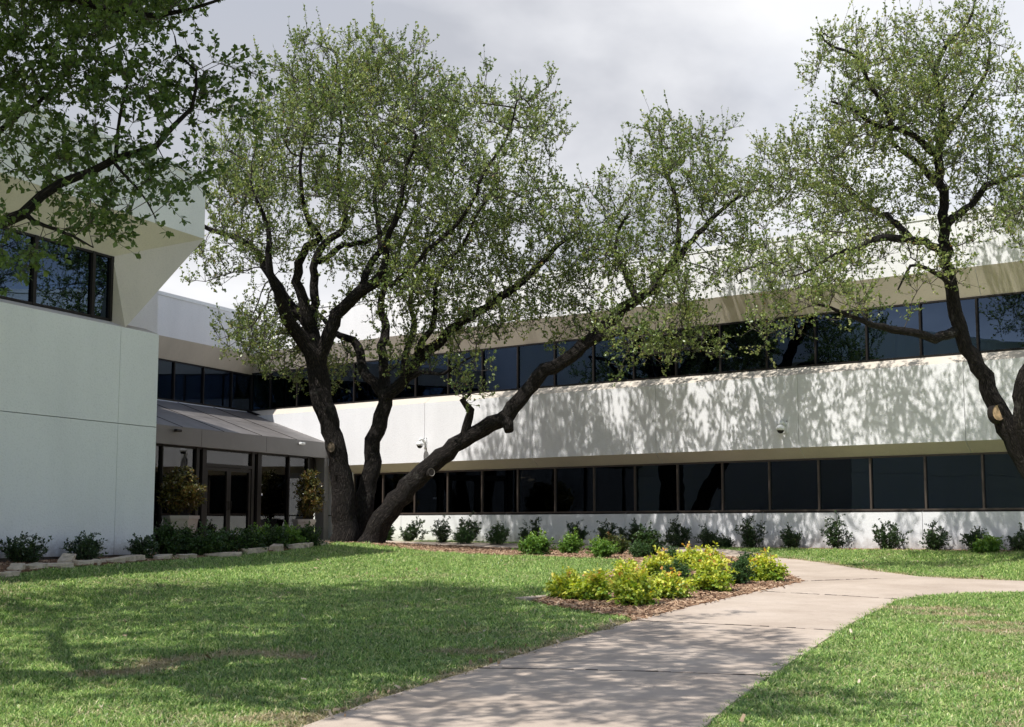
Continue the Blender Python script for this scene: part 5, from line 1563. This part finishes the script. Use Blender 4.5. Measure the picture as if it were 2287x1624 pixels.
def chip(name, l_, w_, h_, mat, curl=0.0):
    me = bpy.data.meshes.new(name)
    V = [(-l_, -w_, 0), (l_ * 0.9, -w_ * 0.8, curl), (l_, w_ * 0.7, curl), (-l_ * 0.85, w_, 0), (-l_ * 0.6, -w_ * 0.3, h_), (l_ * 0.7, 0.0, h_ + curl * 0.6)]
    me.from_pydata(V, [], [(0, 1, 5, 4), (1, 2, 5), (2, 3, 4, 5), (3, 0, 4), (3, 2, 1, 0)])
    me.materials.append(mat)
    return bpy.data.objects.new(name, me)


cx_, cy_ = [], []
for poly, dn in ((bed_poly, 420), (left_bed, 240), (wall_bed, 160)):
    P = np.array(poly); a, b = P.min(0), P.max(0)
    k = int((b - a).prod() * dn)
    X = rng.uniform(a[0], b[0], k); Y = rng.uniform(a[1], b[1], k)
    ok = inside(poly, X, Y) & (np.abs(X) < 0.372 * Y + 2.5)
    cx_.append(X[ok]); cy_.append(Y[ok])
# chips straying on to the path's margin
k = 90
tt = rng.uniform(0, 1, k); seg_i = rng.integers(5, 8, k)
E0 = np.array(left_edge)[seg_i]; E1 = np.array(left_edge)[seg_i + 1]
Pm = E0 + (E1 - E0) * tt[:, None] + np.abs(rng.normal(0, 0.10, (k, 1))) * np.array([[0.3, -0.95]])
cx_.append(Pm[:, 0]); cy_.append(Pm[:, 1])
X, Y = np.concatenate(cx_), np.concatenate(cy_); n = len(X)
lift = np.full(n, 0.018); lift[-k:] = 0.024
scatter('mulch_chips', [chip('mulch_chip', 0.045, 0.009, 0.008, CHIPS, 0.01), chip('mulch_chip', 0.03, 0.012, 0.009, CHIPS), chip('mulch_chip', 0.06, 0.007, 0.007, CHIPS, -0.008)],
        np.stack([X, Y, gz(X, Y) + lift], 1), np.stack([rng.normal(0, 0.25, n), rng.normal(0, 0.25, n), rng.uniform(0, 6.28, n)], 1),
        np.repeat(rng.uniform(0.6, 1.7, (n, 1)), 3, 1), kind='stuff', label='shredded bark chips over the planting beds')
X, Y = lawn_points(9, 34, 0.55); n1 = len(X)
seg_i = rng.integers(0, 5, 60); tt = rng.uniform(0, 1, 60)
Pm = np.array(left_edge)[seg_i] * (1 - tt[:, None]) + np.array(left_edge)[seg_i + 1] * tt[:, None] + rng.normal(0, 0.09, (60, 2))
X = np.concatenate([X, Pm[:, 0]]); Y = np.concatenate([Y, Pm[:, 1]]); n = len(X)
scatter('fallen_leaves', [chip('fallen_leaf', 0.035, 0.014, 0.006, LITTER, 0.02), chip('fallen_leaf', 0.028, 0.012, 0.005, LITTER, 0.012)],
        np.stack([X, Y, gz(X, Y) + np.where(np.arange(n) < n1, 0.038, 0.026)], 1), np.stack([rng.normal(0, 0.4, n), rng.normal(0, 0.4, n), rng.uniform(0, 6.28, n)], 1),
        np.repeat(rng.uniform(0.6, 1.5, (n, 1)), 3, 1), kind='stuff', label='dead brown leaves scattered over the lawn')
